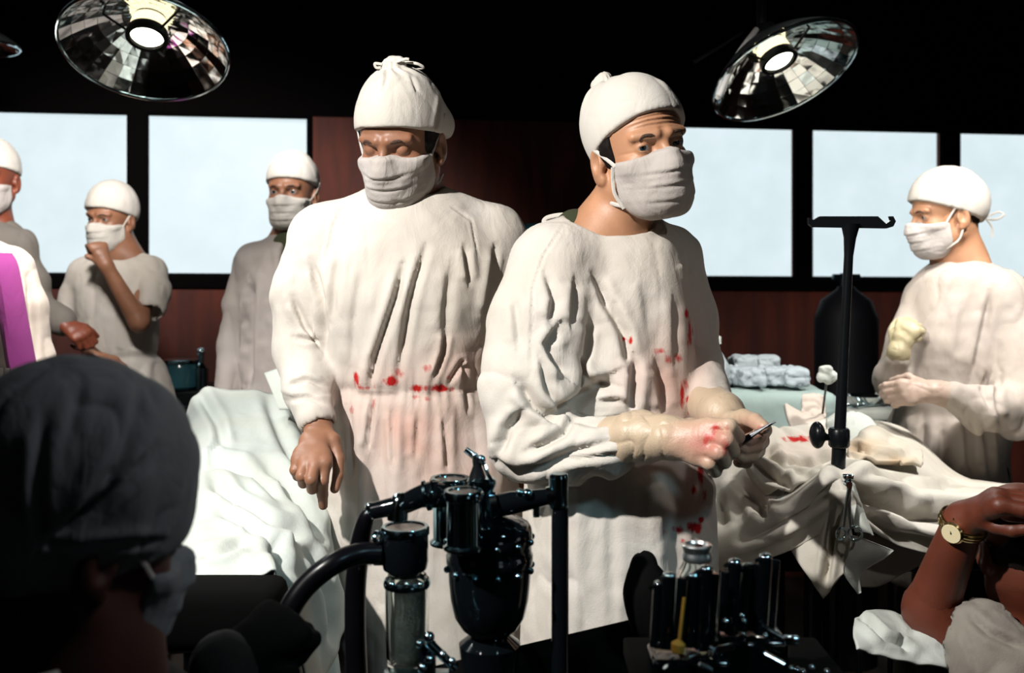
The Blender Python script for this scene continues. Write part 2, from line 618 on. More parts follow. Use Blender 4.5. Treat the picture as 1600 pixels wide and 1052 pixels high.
# ------------------------------------------------------------------ the hut: floor, ceiling, walls, windows
# back wall runs slightly away to the right
WL, WR = P(0, 420, 4.30), P(1600, 420, 4.84)
wdir = (WR - WL); wdir[2] = 0; wdir /= np.linalg.norm(wdir)
wn = np.array((wdir[1], -wdir[0], 0.0))            # towards the camera


def on_wall(px, py, off=0.0):
    """where the line of sight through a pixel of the photograph meets the back wall"""
    ray = P(px, py, 1.0) - np.array((0, 0, CAMZ))
    o = np.array((0, 0, CAMZ))
    t = ((WL + wn * off - o) @ wn) / (ray @ wn)
    return o + ray * t


def wood_mat(name, color, dark):
    m = mat(name, color, 0.75)
    nt = m.node_tree; L = nt.links.new
    tc = [n for n in nt.nodes if n.type == 'TEX_COORD'][0]
    mp = nt.nodes.new('ShaderNodeMapping'); mp.inputs['Scale'].default_value = (1, 1, 0.12)
    n = nt.nodes.new('ShaderNodeTexNoise'); n.inputs['Scale'].default_value = 14; n.inputs['Detail'].default_value = 8
    L(tc.outputs['Object'], mp.inputs['Vector']); L(mp.outputs['Vector'], n.inputs['Vector'])
    n2 = nt.nodes.new('ShaderNodeTexNoise'); n2.inputs['Scale'].default_value = 1.6; n2.inputs['Detail'].default_value = 3
    L(tc.outputs['Object'], n2.inputs['Vector'])
    mu = nt.nodes.new('ShaderNodeMath'); mu.operation = 'MULTIPLY'
    L(n.outputs['Fac'], mu.inputs[0]); L(n2.outputs['Fac'], mu.inputs[1])
    r = nt.nodes.new('ShaderNodeValToRGB')
    r.color_ramp.elements[0].position = 0.12; r.color_ramp.elements[1].position = 0.42
    r.color_ramp.elements[0].color = (*dark, 1); r.color_ramp.elements[1].color = (*color, 1)
    L(mu.outputs[0], r.inputs['Fac']); L(r.outputs['Color'], nt.nodes['Principled BSDF'].inputs['Base Color'])
    return m


M['wall'] = wood_mat('dark_red_boards', (0.13, 0.019, 0.006), (0.03, 0.004, 0.002))
M['beam'] = mat('black_timber', (0.002, 0.0015, 0.0015), 0.9, **{'Specular IOR Level': 0.05})
M['ceiling'] = mat('dark_ceiling', (0.006, 0.005, 0.005), 0.9)
M['floor'] = mat('dark_floor', (0.02, 0.014, 0.010), 0.6, var=0.3)


def pane_mat():
    m = emit_mat('backlit_frosted_pane', (0.72, 0.84, 0.90), 1.0)
    nt = m.node_tree; L = nt.links.new
    tc = nt.nodes.new('ShaderNodeTexCoord')
    n = nt.nodes.new('ShaderNodeTexNoise'); n.inputs['Scale'].default_value = 5; n.inputs['Detail'].default_value = 6
    L(tc.outputs['Object'], n.inputs['Vector'])
    r = nt.nodes.new('ShaderNodeValToRGB')
    r.color_ramp.elements[0].position = 0.3; r.color_ramp.elements[1].position = 0.7
    r.color_ramp.elements[0].color = (0.64, 0.76, 0.79, 1); r.color_ramp.elements[1].color = (0.71, 0.83, 0.88, 1)
    L(n.outputs['Fac'], r.inputs['Fac']); L(r.outputs['Color'], nt.nodes['Principled BSDF'].inputs['Emission Color'])
    return m


M['pane'] = pane_mat()
ZC = 2.75
# window openings as pixel corners of the photograph, put on the wall plane: (xl, xr, ytl, ytr, yb_l, yb_r)
WINS = [(-190, 203, 166, 172, 428, 432), (228, 484, 173, 176, 432, 433), (1000, 1243, 189, 195, 436, 437),
        (1266, 1472, 196, 203, 437, 437), (1497, 1720, 206, 214, 437, 438)]


def slab(q4, thick, name, m, parent=None):
    """quad on the wall plane given by four points, thickness towards the outside"""
    q4 = [np.array(x) for x in q4]
    v = [*q4, *[x - wn * thick for x in q4]]
    f = [(0, 1, 2, 3), (7, 6, 5, 4), (0, 4, 5, 1), (1, 5, 6, 2), (2, 6, 7, 3), (3, 7, 4, 0)]
    return mesh_obj(name, v, f, m, parent, smooth=False)


def wall_back():
    T, Bm = 152, 446                                # bands above and below the windows (rows of the photograph)
    mb = MB()

    def band(x0, x1, ptop, pbot, ztop=None, zbot=None):
        a, b = on_wall(x0, ptop(x0) if ptop else 420), on_wall(x1, ptop(x1) if ptop else 420)
        c, d = on_wall(x1, pbot(x1) if pbot else 420), on_wall(x0, pbot(x0) if pbot else 420)
        if ztop is not None:
            a[2] = b[2] = ztop
        if zbot is not None:
            c[2] = d[2] = zbot
        q = [a, b, c, d]
        v = [*q, *[x - wn * 0.08 for x in q]]
        mb.add(v, [(0, 1, 2, 3), (7, 6, 5, 4), (0, 4, 5, 1), (1, 5, 6, 2), (2, 6, 7, 3), (3, 7, 4, 0)])

    def lin(y0, y1):
        return lambda x: y0 + (y1 - y0) * x / 1600.0
    top, bot = lin(171, 207), lin(430.5, 438)
    xs = [-700] + [c for w in WINS for c in (w[0], w[1])] + [2300]
    band(-700, 2300, None, top, ztop=ZC)
    band(-700, 2300, bot, None, zbot=0.0)
    for i in range(0, len(xs), 2):
        band(xs[i], xs[i + 1], top, bot)
    return struct(mb.build('wall_back', M['wall'], smooth=False))


wall_back()
top_r, bot_r = (lambda x: 171 + 36 * x / 1600.0), (lambda x: 430.5 + 7.5 * x / 1600.0)
for i, (x0, x1, *_r) in enumerate(WINS):
    a, b, c, d = on_wall(x0, top_r(x0)), on_wall(x1, top_r(x1)), on_wall(x1, bot_r(x1)), on_wall(x0, bot_r(x0))
    w = bpy.data.objects.new('window_%d' % (i + 1), None)
    w.location = tuple((c + d) / 2)
    COL.objects.link(w); struct(w)
    slab([p - wn * 0.05 for p in (a, b, c, d)], 0.01, 'pane', M['pane'], w)
    fr = MB()
    for p, q in ((a, b), (b, c), (c, d), (d, a)):
        fr.tube([p, q], 0.014, 4)
    fr.build('frame', M['beam'], w, smooth=False)
# dark timber posts between the windows and the sill; head beam widened in black to stand for unlit wall
k = 1
for x in (215.5, 1254.5, 1484.5):
    a, b = on_wall(x, 150, 0.012), on_wall(x, 455, 0.012)
    hw = 11.5 / F * 4.5
    ax = wdir * hw
    mb = MB()
    v = [a - ax, a + ax, b + ax, b - ax]
    v = v + [p - wn * 0.03 for p in v]
    mb.add(v, [(0, 1, 2, 3), (7, 6, 5, 4), (0, 4, 5, 1), (1, 5, 6, 2), (2, 6, 7, 3), (3, 7, 4, 0)])
    struct(mb.build('trim_%d' % k, M['beam'], smooth=False)); k += 1
for y0f, y1f, off in ((lambda x: bot_r(x), lambda x: bot_r(x) + 18, 0.02), (lambda x: top_r(x) - 420, lambda x: top_r(x) - 1, 0.015)):
    mb = MB()
    v = [on_wall(-600, y0f(-600), off), on_wall(2200, y0f(2200), off), on_wall(2200, y1f(2200), off), on_wall(-600, y1f(-600), off)]
    for q in v:
        q[2] = min(q[2], ZC)
    v = v + [p - wn * 0.03 for p in v]
    mb.add(v, [(0, 1, 2, 3), (7, 6, 5, 4), (0, 4, 5, 1), (1, 5, 6, 2), (2, 6, 7, 3), (3, 7, 4, 0)])
    struct(mb.build('trim_%d' % k, M['beam'], smooth=False)); k += 1
XL, XR, YB, YF = -4.2, 5.0, 5.6, -3.2
struct(MB().box(((XL + XR) / 2, (YB + YF) / 2, -0.05), ((XR - XL) / 2, (YB - YF) / 2, 0.05)).build('floor', M['floor'], smooth=False))
struct(MB().box(((XL + XR) / 2, (YB + YF) / 2, ZC + 0.05), ((XR - XL) / 2, (YB - YF) / 2, 0.05)).build('ceiling', M['ceiling'], smooth=False))
struct(MB().box((XL, (YB + YF) / 2, ZC / 2), (0.05, (YB - YF) / 2, ZC / 2)).build('wall_left', M['wall'], smooth=False))
struct(MB().box((XR, (YB + YF) / 2, ZC / 2), (0.05, (YB - YF) / 2, ZC / 2)).build('wall_right', M['wall'], smooth=False))
struct(MB().box(((XL + XR) / 2, YF, ZC / 2), ((XR - XL) / 2, 0.05, ZC / 2)).build('wall_front', M['wall'], smooth=False))


# unseen windows added to the right and front walls for chrome reflections and fill
for i, (c, ax) in enumerate((((XR - 0.06, 0.75, 1.55), 1), ((2.6, YF + 0.06, 1.55), 0))):
    w = bpy.data.objects.new('window_%d' % (i + 6), None)
    w.location = c
    COL.objects.link(w); struct(w)
    h = (0.004, 0.52, 0.38) if ax else (0.52, 0.004, 0.38)
    MB().box(c, h).build('pane', M['pane'], w, smooth=False)
    a = V(0, 0.52, 0) if ax else V(0.52, 0, 0)
    q = [V(*c) - a - V(0, 0, .38), V(*c) + a - V(0, 0, .38), V(*c) + a + V(0, 0, .38), V(*c) - a + V(0, 0, .38)]
    fr = MB()
    for k_ in range(4):
        fr.tube([q[k_], q[(k_ + 1) % 4]], 0.02, 4)
    fr.build('frame', M['beam'], w, smooth=False)


# ------------------------------------------------------------------ surgical lamps
def reflector_mat():
    m = mat('mirror_facets', (0.86, 0.90, 0.90), 0.08, 1.0)
    nt = m.node_tree; L = nt.links.new
    tc = [n for n in nt.nodes if n.type == 'TEX_COORD'][0]
    n = nt.nodes.new('ShaderNodeTexNoise'); n.inputs['Scale'].default_value = 9; n.inputs['Detail'].default_value = 2
    L(tc.outputs['Object'], n.inputs['Vector'])
    bp = nt.nodes.new('ShaderNodeBump'); bp.inputs['Strength'].default_value = 0.35; bp.inputs['Distance'].default_value = 0.02
    L(n.outputs['Fac'], bp.inputs['Height']); L(bp.outputs['Normal'], nt.nodes['Principled BSDF'].inputs['Normal'])
    return m


M['mirror'] = reflector_mat()
M['bulb'] = emit_mat('lamp_glow', (0.95, 1.0, 0.86), 7.0)
M['bulb_warm'] = emit_mat('lamp_warm_glow', (1.0, 0.86, 0.5), 1.6)
M['enamel'] = mat('white_enamel', (0.85, 0.85, 0.82), 0.2)
M['lamp_shell'] = mat('lamp_shell_enamel', (0.05, 0.055, 0.06), 0.3, 0.5)


def surgical_lamp(c, R_, axis, label, handle=False, power=25):
    """c = centre of the opening, axis = direction the light points"""
    ax = np.array(axis, float); ax /= np.linalg.norm(ax)
    t = thing('surgical_lamp', c, label, 'lamp', 'surgical lamps hanging from the ceiling')
    up = -ax
    u = np.cross(up, (0, 1, 0)); u /= np.linalg.norm(u)
    w = np.cross(up, u)
    seg, prof = 30, []
    dep = R_ * 0.52
    n = 6
    for i in range(n + 1):
        s = i / n
        r = R_ * (1 - s) + R_ * 0.20 * s
        prof.append((dep * (1 - (r / R_) ** 2.0), r))
    # mirror tiles, each a slightly tilted own facet
    vs, fs = [], []
    rs = np.random.RandomState(5)
    for i in range(n):
        for j in range(seg):
            a0, a1 = 2 * math.pi * j / seg, 2 * math.pi * (j + 1) / seg
            tile = []
            til = rs.uniform(-1, 1, 4) * R_ * 0.0025
            for q, (k_, a) in enumerate(((i, a0), (i, a1), (i + 1, a1), (i + 1, a0))):
                z, r = prof[k_]
                tile.append(c + up * (z + til[q]) + r * (math.cos(a) * u + math.sin(a) * w))
            cen = sum(tile) / 4
            b = len(vs)
            vs += [p + (cen - p) * 0.03 for p in tile]
            fs.append((b, b + 1, b + 2, b + 3))
    mesh_obj('reflector', vs, fs, M['mirror'], t, smooth=False)
    sh = MB().lathe(c, up, [(z + 0.006, r + 0.004) for z, r in prof] + [(dep * 1.05, R_ * 0.20), (dep * 1.45, R_ * 0.17), (dep * 1.5, R_ * 0.1)], 48, cap=False)
    sh.build('shell', M['lamp_shell'], t)
    MB().torus(c, up, R_, 0.0045, 60, 8).build('rim', M['chrome'], t)
    # lens unit hanging in the middle
    lb = c + up * dep * 0.34
    MB().lathe(lb, up, [(0, R_ * 0.20), (0.0, R_ * 0.255), (R_ * 0.05, R_ * 0.26), (R_ * 0.12, R_ * 0.24)], 40, cap=False).build('lens_ring', M['black_paint'], t)
    MB().lathe(lb + up * 0.004, up, [(0, 0.001), (0, R_ * 0.17), (R_ * 0.03, R_ * 0.2)], 36).build('lens', M['bulb'], t)
    MB().lathe(lb + up * R_ * 0.13, up, [(0, R_ * 0.23), (R_ * 0.16, R_ * 0.21)], 36).build('diffuser', M['bulb_warm'], t)
    for q in range(3):
        a = 2 * math.pi * q / 3 + 0.5
        d = math.cos(a) * u + math.sin(a) * w
        MB().tube([lb + d * R_ * 0.24 + up * 0.01, c + up * dep * 0.70 + d * R_ * 0.54], 0.0035, 6).build('strut', M['black_paint'], t)
    # yoke and stem to the ceiling
    top = c + up * dep * 1.5
    st = MB().tube([top, top + np.array((0, 0, 0.10)), np.array((top[0], top[1], ZC))], 0.014, 12)
    st.build('stem', M['lamp_shell'], t)
    if handle:
        hb = c + u * 0
        a, b = P(1123, 150, c[1] - 0.10), P(1182, 46, c[1] - 0.02)
        MB().tube([c + up * 0.04 + (a - c) * 0.86, a, (a + b) / 2 + V(-0.005, -0.01, 0.012), b], 0.0085, 10, smooth=6).build('handle', M['enamel'], t)
        MB().tube([P(1085, 97, c[1]), P(1160, 50, c[1])], 0.006, 8).build('arm', M['dark_metal'], t)
    l = bpy.data.lights.new('lamp_light', 'SPOT')
    l.energy = power; l.spot_size = math.radians(100); l.spot_blend = 0.8; l.shadow_soft_size = R_ * 0.17; l.color = (1, 0.98, 0.9)
    lo = bpy.data.objects.new('lamp_light', l)
    from mathutils import Vector
    lo.location = tuple(lb - up * 0.02 - np.array(t.location))
    lo.rotation_euler = Vector(tuple(ax)).to_track_quat('-Z', 'Y').to_euler()
    COL.objects.link(lo); lo.parent = t
    return t


surgical_lamp(P(226, 78, 2.55), 0.208, (0.03, -0.47, -0.88), 'round mirrored surgical lamp above the short sleeved nurse, tiles reflecting blue', power=14)
surgical_lamp(P(1227, 114, 2.75), 0.209, (0.30, -0.42, -0.86), 'tilted mirrored surgical lamp with a curved handle, over the draped table', handle=True, power=14)
surgical_lamp(P(-28, 76, 3.6), 0.125, (0.05, -0.02, -1.0), 'small lit lamp cut by the left edge of the frame, beyond the big lamp', power=4)
# ------------------------------------------------------------------ people: field builders
def head_frame(yaw, pitch, roll):
    """columns: person's right, forward, up.  yaw 0 faces the camera, + turns towards the right of the picture; pitch + nods down;
    roll + tips the crown towards the left of the picture"""
    y, p, r = (math.radians(a) for a in (yaw, pitch, roll))
    f = V(math.sin(y), -math.cos(y), 0); u = V(0, 0, 1); x = np.cross(f, u)
    f2 = f * math.cos(p) - u * math.sin(p)
    u2 = u * math.cos(p) + f * math.sin(p)
    # roll about the camera axis, so it reads directly in the picture
    c, s = math.cos(-r), math.sin(-r)
    Ry = np.array([[c, 0, s], [0, 1, 0], [-s, 0, c]])
    return (Ry @ np.stack([x, f2, u2], 1))


class Head:
    def __init__(self, c, yaw=0, pitch=0, roll=0, s=1.0):
        self.c, self.R, self.s = np.array(c, float), head_frame(yaw, pitch, roll), s

    def loc(self, p):
        return ((p - self.c) @ self.R) / self.s

    def w(self, *a):
        return self.c + self.R @ (np.array(a, float) * self.s)

    def skull(self, q):
        d = ell(q, (0, -0.012, 0.036), (0.0765, 0.097, 0.084))
        d = smin(d, ell(q, (0, 0.016, -0.035), (0.062, 0.070, 0.078)), 0.03)      # mid face
        d = smin(d, ell(q, (0, 0.045, -0.088), (0.034, 0.038, 0.026)), 0.035)     # chin
        for s in (1, -1):
            d = smin(d, rcone(q, V(s * 0.056, -0.008, -0.062), V(s * 0.026, 0.055, -0.095), 0.014, 0.014), 0.03)   # jaw
        return d

    def field(self, p, eyes='open', detail=True):
        q = self.loc(p)
        d = self.skull(q)
        if detail:
            for s in (1, -1):
                d = smax(d, -ell(q, (s * 0.033, 0.098, -0.002), (0.023, 0.029, 0.017)), 0.014)              # eye socket
                d = smin(d, rcone(q, V(s * 0.012, 0.086, 0.0175), V(s * 0.047, 0.070, 0.018), 0.0085, 0.007), 0.012)   # brow
                d = smin(d, ell(q, (s * 0.041, 0.056, -0.032), (0.019, 0.015, 0.014)), 0.020)                # cheek
                lid = np.linalg.norm(q - V(s * 0.032, 0.0670, -0.001), axis=1) - 0.0138
                if eyes == 'open':
                    lid = smax(lid, -ell(q, (s * 0.032, 0.084, -0.0025), (0.0135, 0.016, 0.0042)), 0.0012)
                d = smin(d, lid, 0.005)
            d = smin(d, chain(q, [V(0, 0.080, 0.008), V(0, 0.099, -0.022), V(0, 0.107, -0.036)], [0.007, 0.0085, 0.0105], 0.008), 0.012)   # nose
            for s in (1, -1):
                d = smin(d, ell(q, (s * 0.012, 0.094, -0.039), (0.0075, 0.010, 0.0075)), 0.006)
            d = smin(d, ell(q, (0, 0.088, -0.062), (0.022, 0.010, 0.0055)), 0.006)
            d = smin(d, ell(q, (0, 0.086, -0.072), (0.019, 0.010, 0.0065)), 0.006)
        for s in (1, -1):                                                             # ears
            Re = head_frame(0, 0, 0).T
            e = ell(q, (s * 0.079, -0.018, -0.018), (0.0085, 0.018, 0.031))
            e = smax(e, -ell(q, (s * 0.088, -0.012, -0.012), (0.010, 0.010, 0.018)), 0.006)
            e = smin(e, ell(q, (s * 0.074, -0.004, -0.016), (0.006, 0.006, 0.008)), 0.006)
            e = smin(e, ell(q, (s * 0.077, -0.008, -0.044), (0.006, 0.008, 0.009)), 0.006)
            d = smin(d, e, 0.006)
        return d * self.s


def hand_field(p, W, fingers, palm_r=0.0125, k=0.0022):
    """fingers: list of (points[4], radii[4]); first is the thumb"""
    d = None
    for i, (pts, rs) in enumerate(fingers):
        e = chain(p, pts, rs, 0.003)
        d = e if d is None else smin(d, e, k)
    palm = None
    for i, (pts, rs) in enumerate(fingers):
        b = rcone(p, W, pts[0], palm_r * 1.15, rs[0] * (1.12 if i else 1.05))
        palm = b if palm is None else smin(palm, b, 0.012)
    mc = [f[0][0] for f in fingers[1:]]
    for a, b in zip(mc[:-1], mc[1:]):
        for t, r in ((0.15, palm_r * 0.85), (0.5, palm_r * 1.05)):
            palm = smin(palm, rcone(p, a * (1 - t) + W * t, b * (1 - t) + W * t, r, r), 0.012)
    return smin(d, palm, 0.006)


def fin(pts, r0=0.0095, taper=0.78):
    pts = [np.array(a, float) for a in pts]
    return pts, [r0 * 1.08, r0, r0 * 0.92, r0 * taper]


def auto_hand(W, d, n, thumb, curl=(50, 70, 40), size=1.0, spread=0.0, tcurl=25):
    """W wrist, d wrist->knuckles, n back of the hand, thumb +1/-1 side along d x n"""
    d = np.array(d, float); d /= np.linalg.norm(d)
    n = np.array(n, float); n -= d * (n @ d); n /= np.linalg.norm(n)
    s = np.cross(d, n) * thumb
    out = []
    L = 0.088 * size
    t0 = W + d * 0.030 * size + s * 0.026 * size - n * 0.006
    td = d * 0.75 + s * 0.6 - n * 0.35; td /= np.linalg.norm(td)
    t1 = t0 + td * 0.036 * size
    a = math.radians(tcurl)
    td2 = td * math.cos(a) + (-s * 0.5 - n * 0.8) * math.sin(a); td2 /= np.linalg.norm(td2)
    t2 = t1 + td2 * 0.030 * size
    t3 = t2 + (td2 * 0.9 - n * 0.3) * 0.024 * size
    out.append(fin([t0, t1, t2, t3], 0.0105 * size))
    for i, (off, ln) in enumerate(((0.026, 1.0), (0.009, 1.08), (-0.009, 1.0), (-0.026, 0.82))):
        b = W + d * L * (1.0 if i < 2 else 0.96 if i == 2 else 0.88) + s * off * size
        ang, pts, c = 0, [b], b
        dd = d + s * spread * (1.5 - i) * 0.2
        dd /= np.linalg.norm(dd)
        for seg, cu in zip((0.043, 0.027, 0.021), curl):
            ang += math.radians(cu * (1 + 0.05 * i))
            c = c + (dd * math.cos(ang) - n * math.sin(ang)) * seg * ln * size
            pts.append(c)
        out.append(fin(pts, (0.0092, 0.0095, 0.009, 0.008)[i] * size))
    return out


def sections_field(rows, k=0.0, wob=None):
    """rows: (py, pxl, pxr, depth, half depth) from top to bottom -> tapering elliptical body"""
    A = []
    for py, xl, xr, D, b in rows:
        l, r = P(xl, py, D), P(xr, py, D)
        A.append((l[2], (l[0] + r[0]) / 2, D, (r[0] - l[0]) / 2, b))
    A = np.array(A)[::-1]
    zs = np.linspace(A[0, 0], A[-1, 0], 160)
    T = np.stack([np.interp(zs, A[:, 0], A[:, i]) for i in range(1, 5)], 1)
    ker = np.hanning(17); ker /= ker.sum()
    Tp = np.concatenate([np.repeat(T[:1], 8, 0), T, np.repeat(T[-1:], 8, 0)])
    T = np.stack([np.convolve(Tp[:, i], ker, 'valid') for i in range(4)], 1)
    z0, z1 = zs[0], zs[-1]

    def f(p):
        z = p[:, 2]
        cx, cy, a, b = (np.interp(z, zs, T[:, i]) for i in range(4))
        x, y = (p[:, 0] - cx), (p[:, 1] - cy)
        e = 2.3
        rr = (np.abs(x / a) ** e + np.abs(y / b) ** e) ** (1 / e)
        if wob is not None:
            rr = rr - wob(p, np.arctan2(y / b, x / a), z)
        d = (rr - 1) * np.minimum(a, b)
        return smax(smax(d, z - z1, 0.05), z0 - z, 0.01)
    return f


def stain_attr(v, nrm, spots, washes):
    """spots / washes: (px, py, rx, ry, strength) on the camera-facing side"""
    px, py = project(v)
    c = np.zeros((len(v), 4)); c[:, 3] = 1
    fr = np.clip(-nrm[:, 1] * 3 + 0.5, 0, 1)
    for ch, lst in ((0, spots), (1, washes)):
        for x, y, rx, ry, s in lst:
            d = np.hypot((px - x) / rx, (py - y) / ry)
            c[:, ch] = np.maximum(c[:, ch], s * np.clip(1.25 - d, 0, 1) ** (0.7 if ch == 0 else 1.0) * fr)
    return c


def cloth_part(name, fn, lo, hi, h, m, parent, lines=(), amp=0.004, scale=(9, 9, 3.5), seed=1, disp=None, spots=(), washes=(), amp2=0.0015, it=1):
    v, q = mesh_sdf(fn, lo, hi, h)
    v = relax(v, q, it)
    n = vnormals(v, q)
    d = amp * fold_noise(v, scale, seed) + amp2 * noise(v * 38.0, seed + 4)
    if disp is not None:
        d = d + disp(v)
    v = v + n * d[:, None]
    if lines:
        v = v + n * grooves(v, n, lines)[:, None]
    col = stain_attr(v, n, spots, washes) if (spots or washes) else None
    return mesh_obj(name, v, q, m, parent, colors=col)


def cap_part(hd, parent, m, front=0.047, back=-0.035, puff=0.010, knot=None, h=0.003, wr=0.0015, drop=0.0, extra=None, seed=3, lines=()):
    """surgical cap; front/back = height of the hem on forehead and nape"""
    def f(p):
        q = hd.loc(p)
        d = ell(q, (0, -0.014, 0.034), (0.078 + puff, 0.100 + puff, 0.086 + puff + drop))
        if extra is not None:
            d = extra(q, d)
        t = np.clip((q[:, 1] + 0.10) / 0.19, 0, 1)
        hem = back + (front - back) * t ** 0.9
        d = smax(d, hem - q[:, 2], 0.004)
        if knot is not None:
            for kx, ky, kz, kr in knot:
                d = smin(d, np.linalg.norm(q - V(kx, ky, kz), axis=1) - kr, 0.010)
        return d * hd.s
    r = 0.17 * hd.s
    v, q = mesh_sdf(f, hd.c - r, hd.c + r, h)
    v = relax(v, q, 1)
    n = vnormals(v, q)
    l = hd.loc(v)
    if knot is not None:
        kx, ky, kz, kr = knot[0]
        rad = np.hypot(l[:, 0] - kx, l[:, 1] - ky)
        ang = np.arctan2(l[:, 0] - kx, l[:, 1] - ky)
        gath = np.exp(-((rad - 0.03) / 0.025) ** 2) * (l[:, 2] > 0.06)
        v = v + n * (0.0022 * gath * np.sin(ang * 11 + 2 * noise(l * 20, 2)))[:, None]
    v = v + n * (wr * fold_noise(l, (22, 22, 16), seed))[:, None]
    if lines:
        v = v + n * grooves(v, n, lines)[:, None]
    o = mesh_obj('cap', v, q, m, parent)
    # sewn hem band
    return o


def mask_part(hd, parent, m, h=0.0028, top=-0.022, seed=5, side=0.012, dropx=0.0):
    def f(p):
        q = hd.loc(p)
        sk = smin(hd.skull(q), hd.field(p, 'closed') / hd.s, 0.004) - 0.006
        sk = np.where(np.abs(q[:, 0]) > 0.07, hd.skull(q) - 0.006, sk)
        b = ell(q, (0, 0.058, -0.066), (0.050, 0.054, 0.062))
        d = smin(sk, b, 0.02)
        d = smin(d, rcone(q, V(0, 0.097, -0.024), V(0, 0.102, -0.045), 0.010, 0.012), 0.02)
        ztop = top + 0.012 * np.exp(-(q[:, 0] / 0.022) ** 2) - 0.10 * np.clip(np.abs(q[:, 0]) - 0.045, 0, 1)
        d = smax(d, q[:, 2] - ztop, 0.005)
        d = smax(d, -(q[:, 1] - side - 0.35 * np.clip(-0.095 - q[:, 2], 0, 1)), 0.006)
        d = smax(d, -0.128 - q[:, 2], 0.01)
        return d * hd.s
    r = 0.16 * hd.s
    v, q = mesh_sdf(f, hd.c - r, hd.c + r, h)
    v = relax(v, q, 1)
    n = vnormals(v, q)
    l = hd.loc(v)
    pl = 0
    for z0, a in ((-0.052, 1.0), (-0.076, 1.0), (-0.100, 0.8)):
        s = l[:, 2] - z0 + 0.006 * noise(l * 14, seed) - 0.05 * l[:, 0] ** 2 / 0.05
        pl = pl + a * (-np.exp(-(s / 0.0028) ** 2) + 0.8 * np.exp(-((s - 0.006) / 0.005) ** 2))
    pl = pl * np.clip((l[:, 1] - 0.02) / 0.02, 0, 1) * np.clip((0.055 - np.abs(l[:, 0])) / 0.02, 0.2, 1)
    hem = np.exp(-((l[:, 2] - (top + 0.004)) / 0.004) ** 2) * 0.0012
    v = v + n * (0.0020 * pl + hem + 0.0016 * fold_noise(l, (20, 20, 30), seed))[:, None]
    return mesh_obj('mask', v, q, m, parent)


def strap(name, hd, pts, r, m, parent, sm=6, flat=0.5):
    MB().tube([hd.w(*a) for a in pts], r, 8, smooth=sm, flat=flat).build(name, m, parent)


def surf(hd, x, y, z, off=0.003):
    """push a head-local point to the skin surface"""
    q = np.array([[x, y, z]], float)
    for _ in range(8):
        e = 1e-3
        d = hd.skull(q)[0]
        g = np.array([hd.skull(q + np.eye(3)[i] * e)[0] - d for i in range(3)]); g /= max(np.linalg.norm(g), 1e-9)
        q = q - g * (d - off)
    return tuple(q[0])


def face_extras(hd, parent, eyes='open', gaze=(0, 1, 0), brow=True):
    if eyes == 'open':
        for s in (1, -1):
            c = V(s * 0.032, 0.0670, -0.001)
            g = np.array(gaze, float); g /= np.linalg.norm(g)
            u = np.cross(g, (0, 0, 1)); u /= np.linalg.norm(u); w = np.cross(u, g)
            prof = [(math.cos(a) * 0.0130, math.sin(a) * 0.0130) for a in np.linspace(0.0001, math.pi, 28)]
            mb = MB()
            cc = hd.w(*c)
            gw = hd.R @ g
            mb.lathe(cc, gw, [(z * hd.s, max(r, 1e-5) * hd.s) for z, r in prof][::-1], 28, cap=False)
            idx = []
            for i in range(27):
                a = (27 - i - 0.5) / 27 * math.pi
                idx += [2 if a < 0.21 else 1 if a < 0.46 else 0] * 28
            mb.build('eye', M['sclera'], parent, mats=[M['sclera'], M['iris'], M['pupil']], midx=idx)
    if brow:
        for s in (1, -1):
            pts = [surf(hd, s * x, 0.09, z, 0.0065) for x, z in ((0.013, 0.0140), (0.026, 0.0175), (0.040, 0.0175), (0.051, 0.011))]
            MB().tube([hd.w(*a) for a in pts], [0.002, 0.0034, 0.003, 0.0012], 8, smooth=5).build('eyebrow', M['brow'], parent)


def hair_part(hd, parent, region, off=0.004, h=0.003, m=None):
    """region(q) < 0 where hair grows"""
    def f(p):
        q = hd.loc(p)
        return smax(ell(q, (0, -0.014, 0.024), (0.0765 + off, 0.097 + off, 0.094 + off)), region(q), 0.004) * hd.s
    r = 0.15 * hd.s
    v, q = mesh_sdf(f, hd.c - r, hd.c + r, h)
    n = vnormals(v, q)
    v = v + n * (0.0015 * noise(hd.loc(v) * 90, 3))[:, None]
    return mesh_obj('hair', v, q, m or M['hair'], parent)


def join_meshes(parts):
    vs, qs, n = [], [], 0
    for v, q in parts:
        vs.append(v); qs.append(q + n); n += len(v)
    return np.concatenate(vs), np.concatenate(qs)


def bounds(pts, pad):
    a = np.array(pts)
    return a.min(0) - pad, a.max(0) + pad


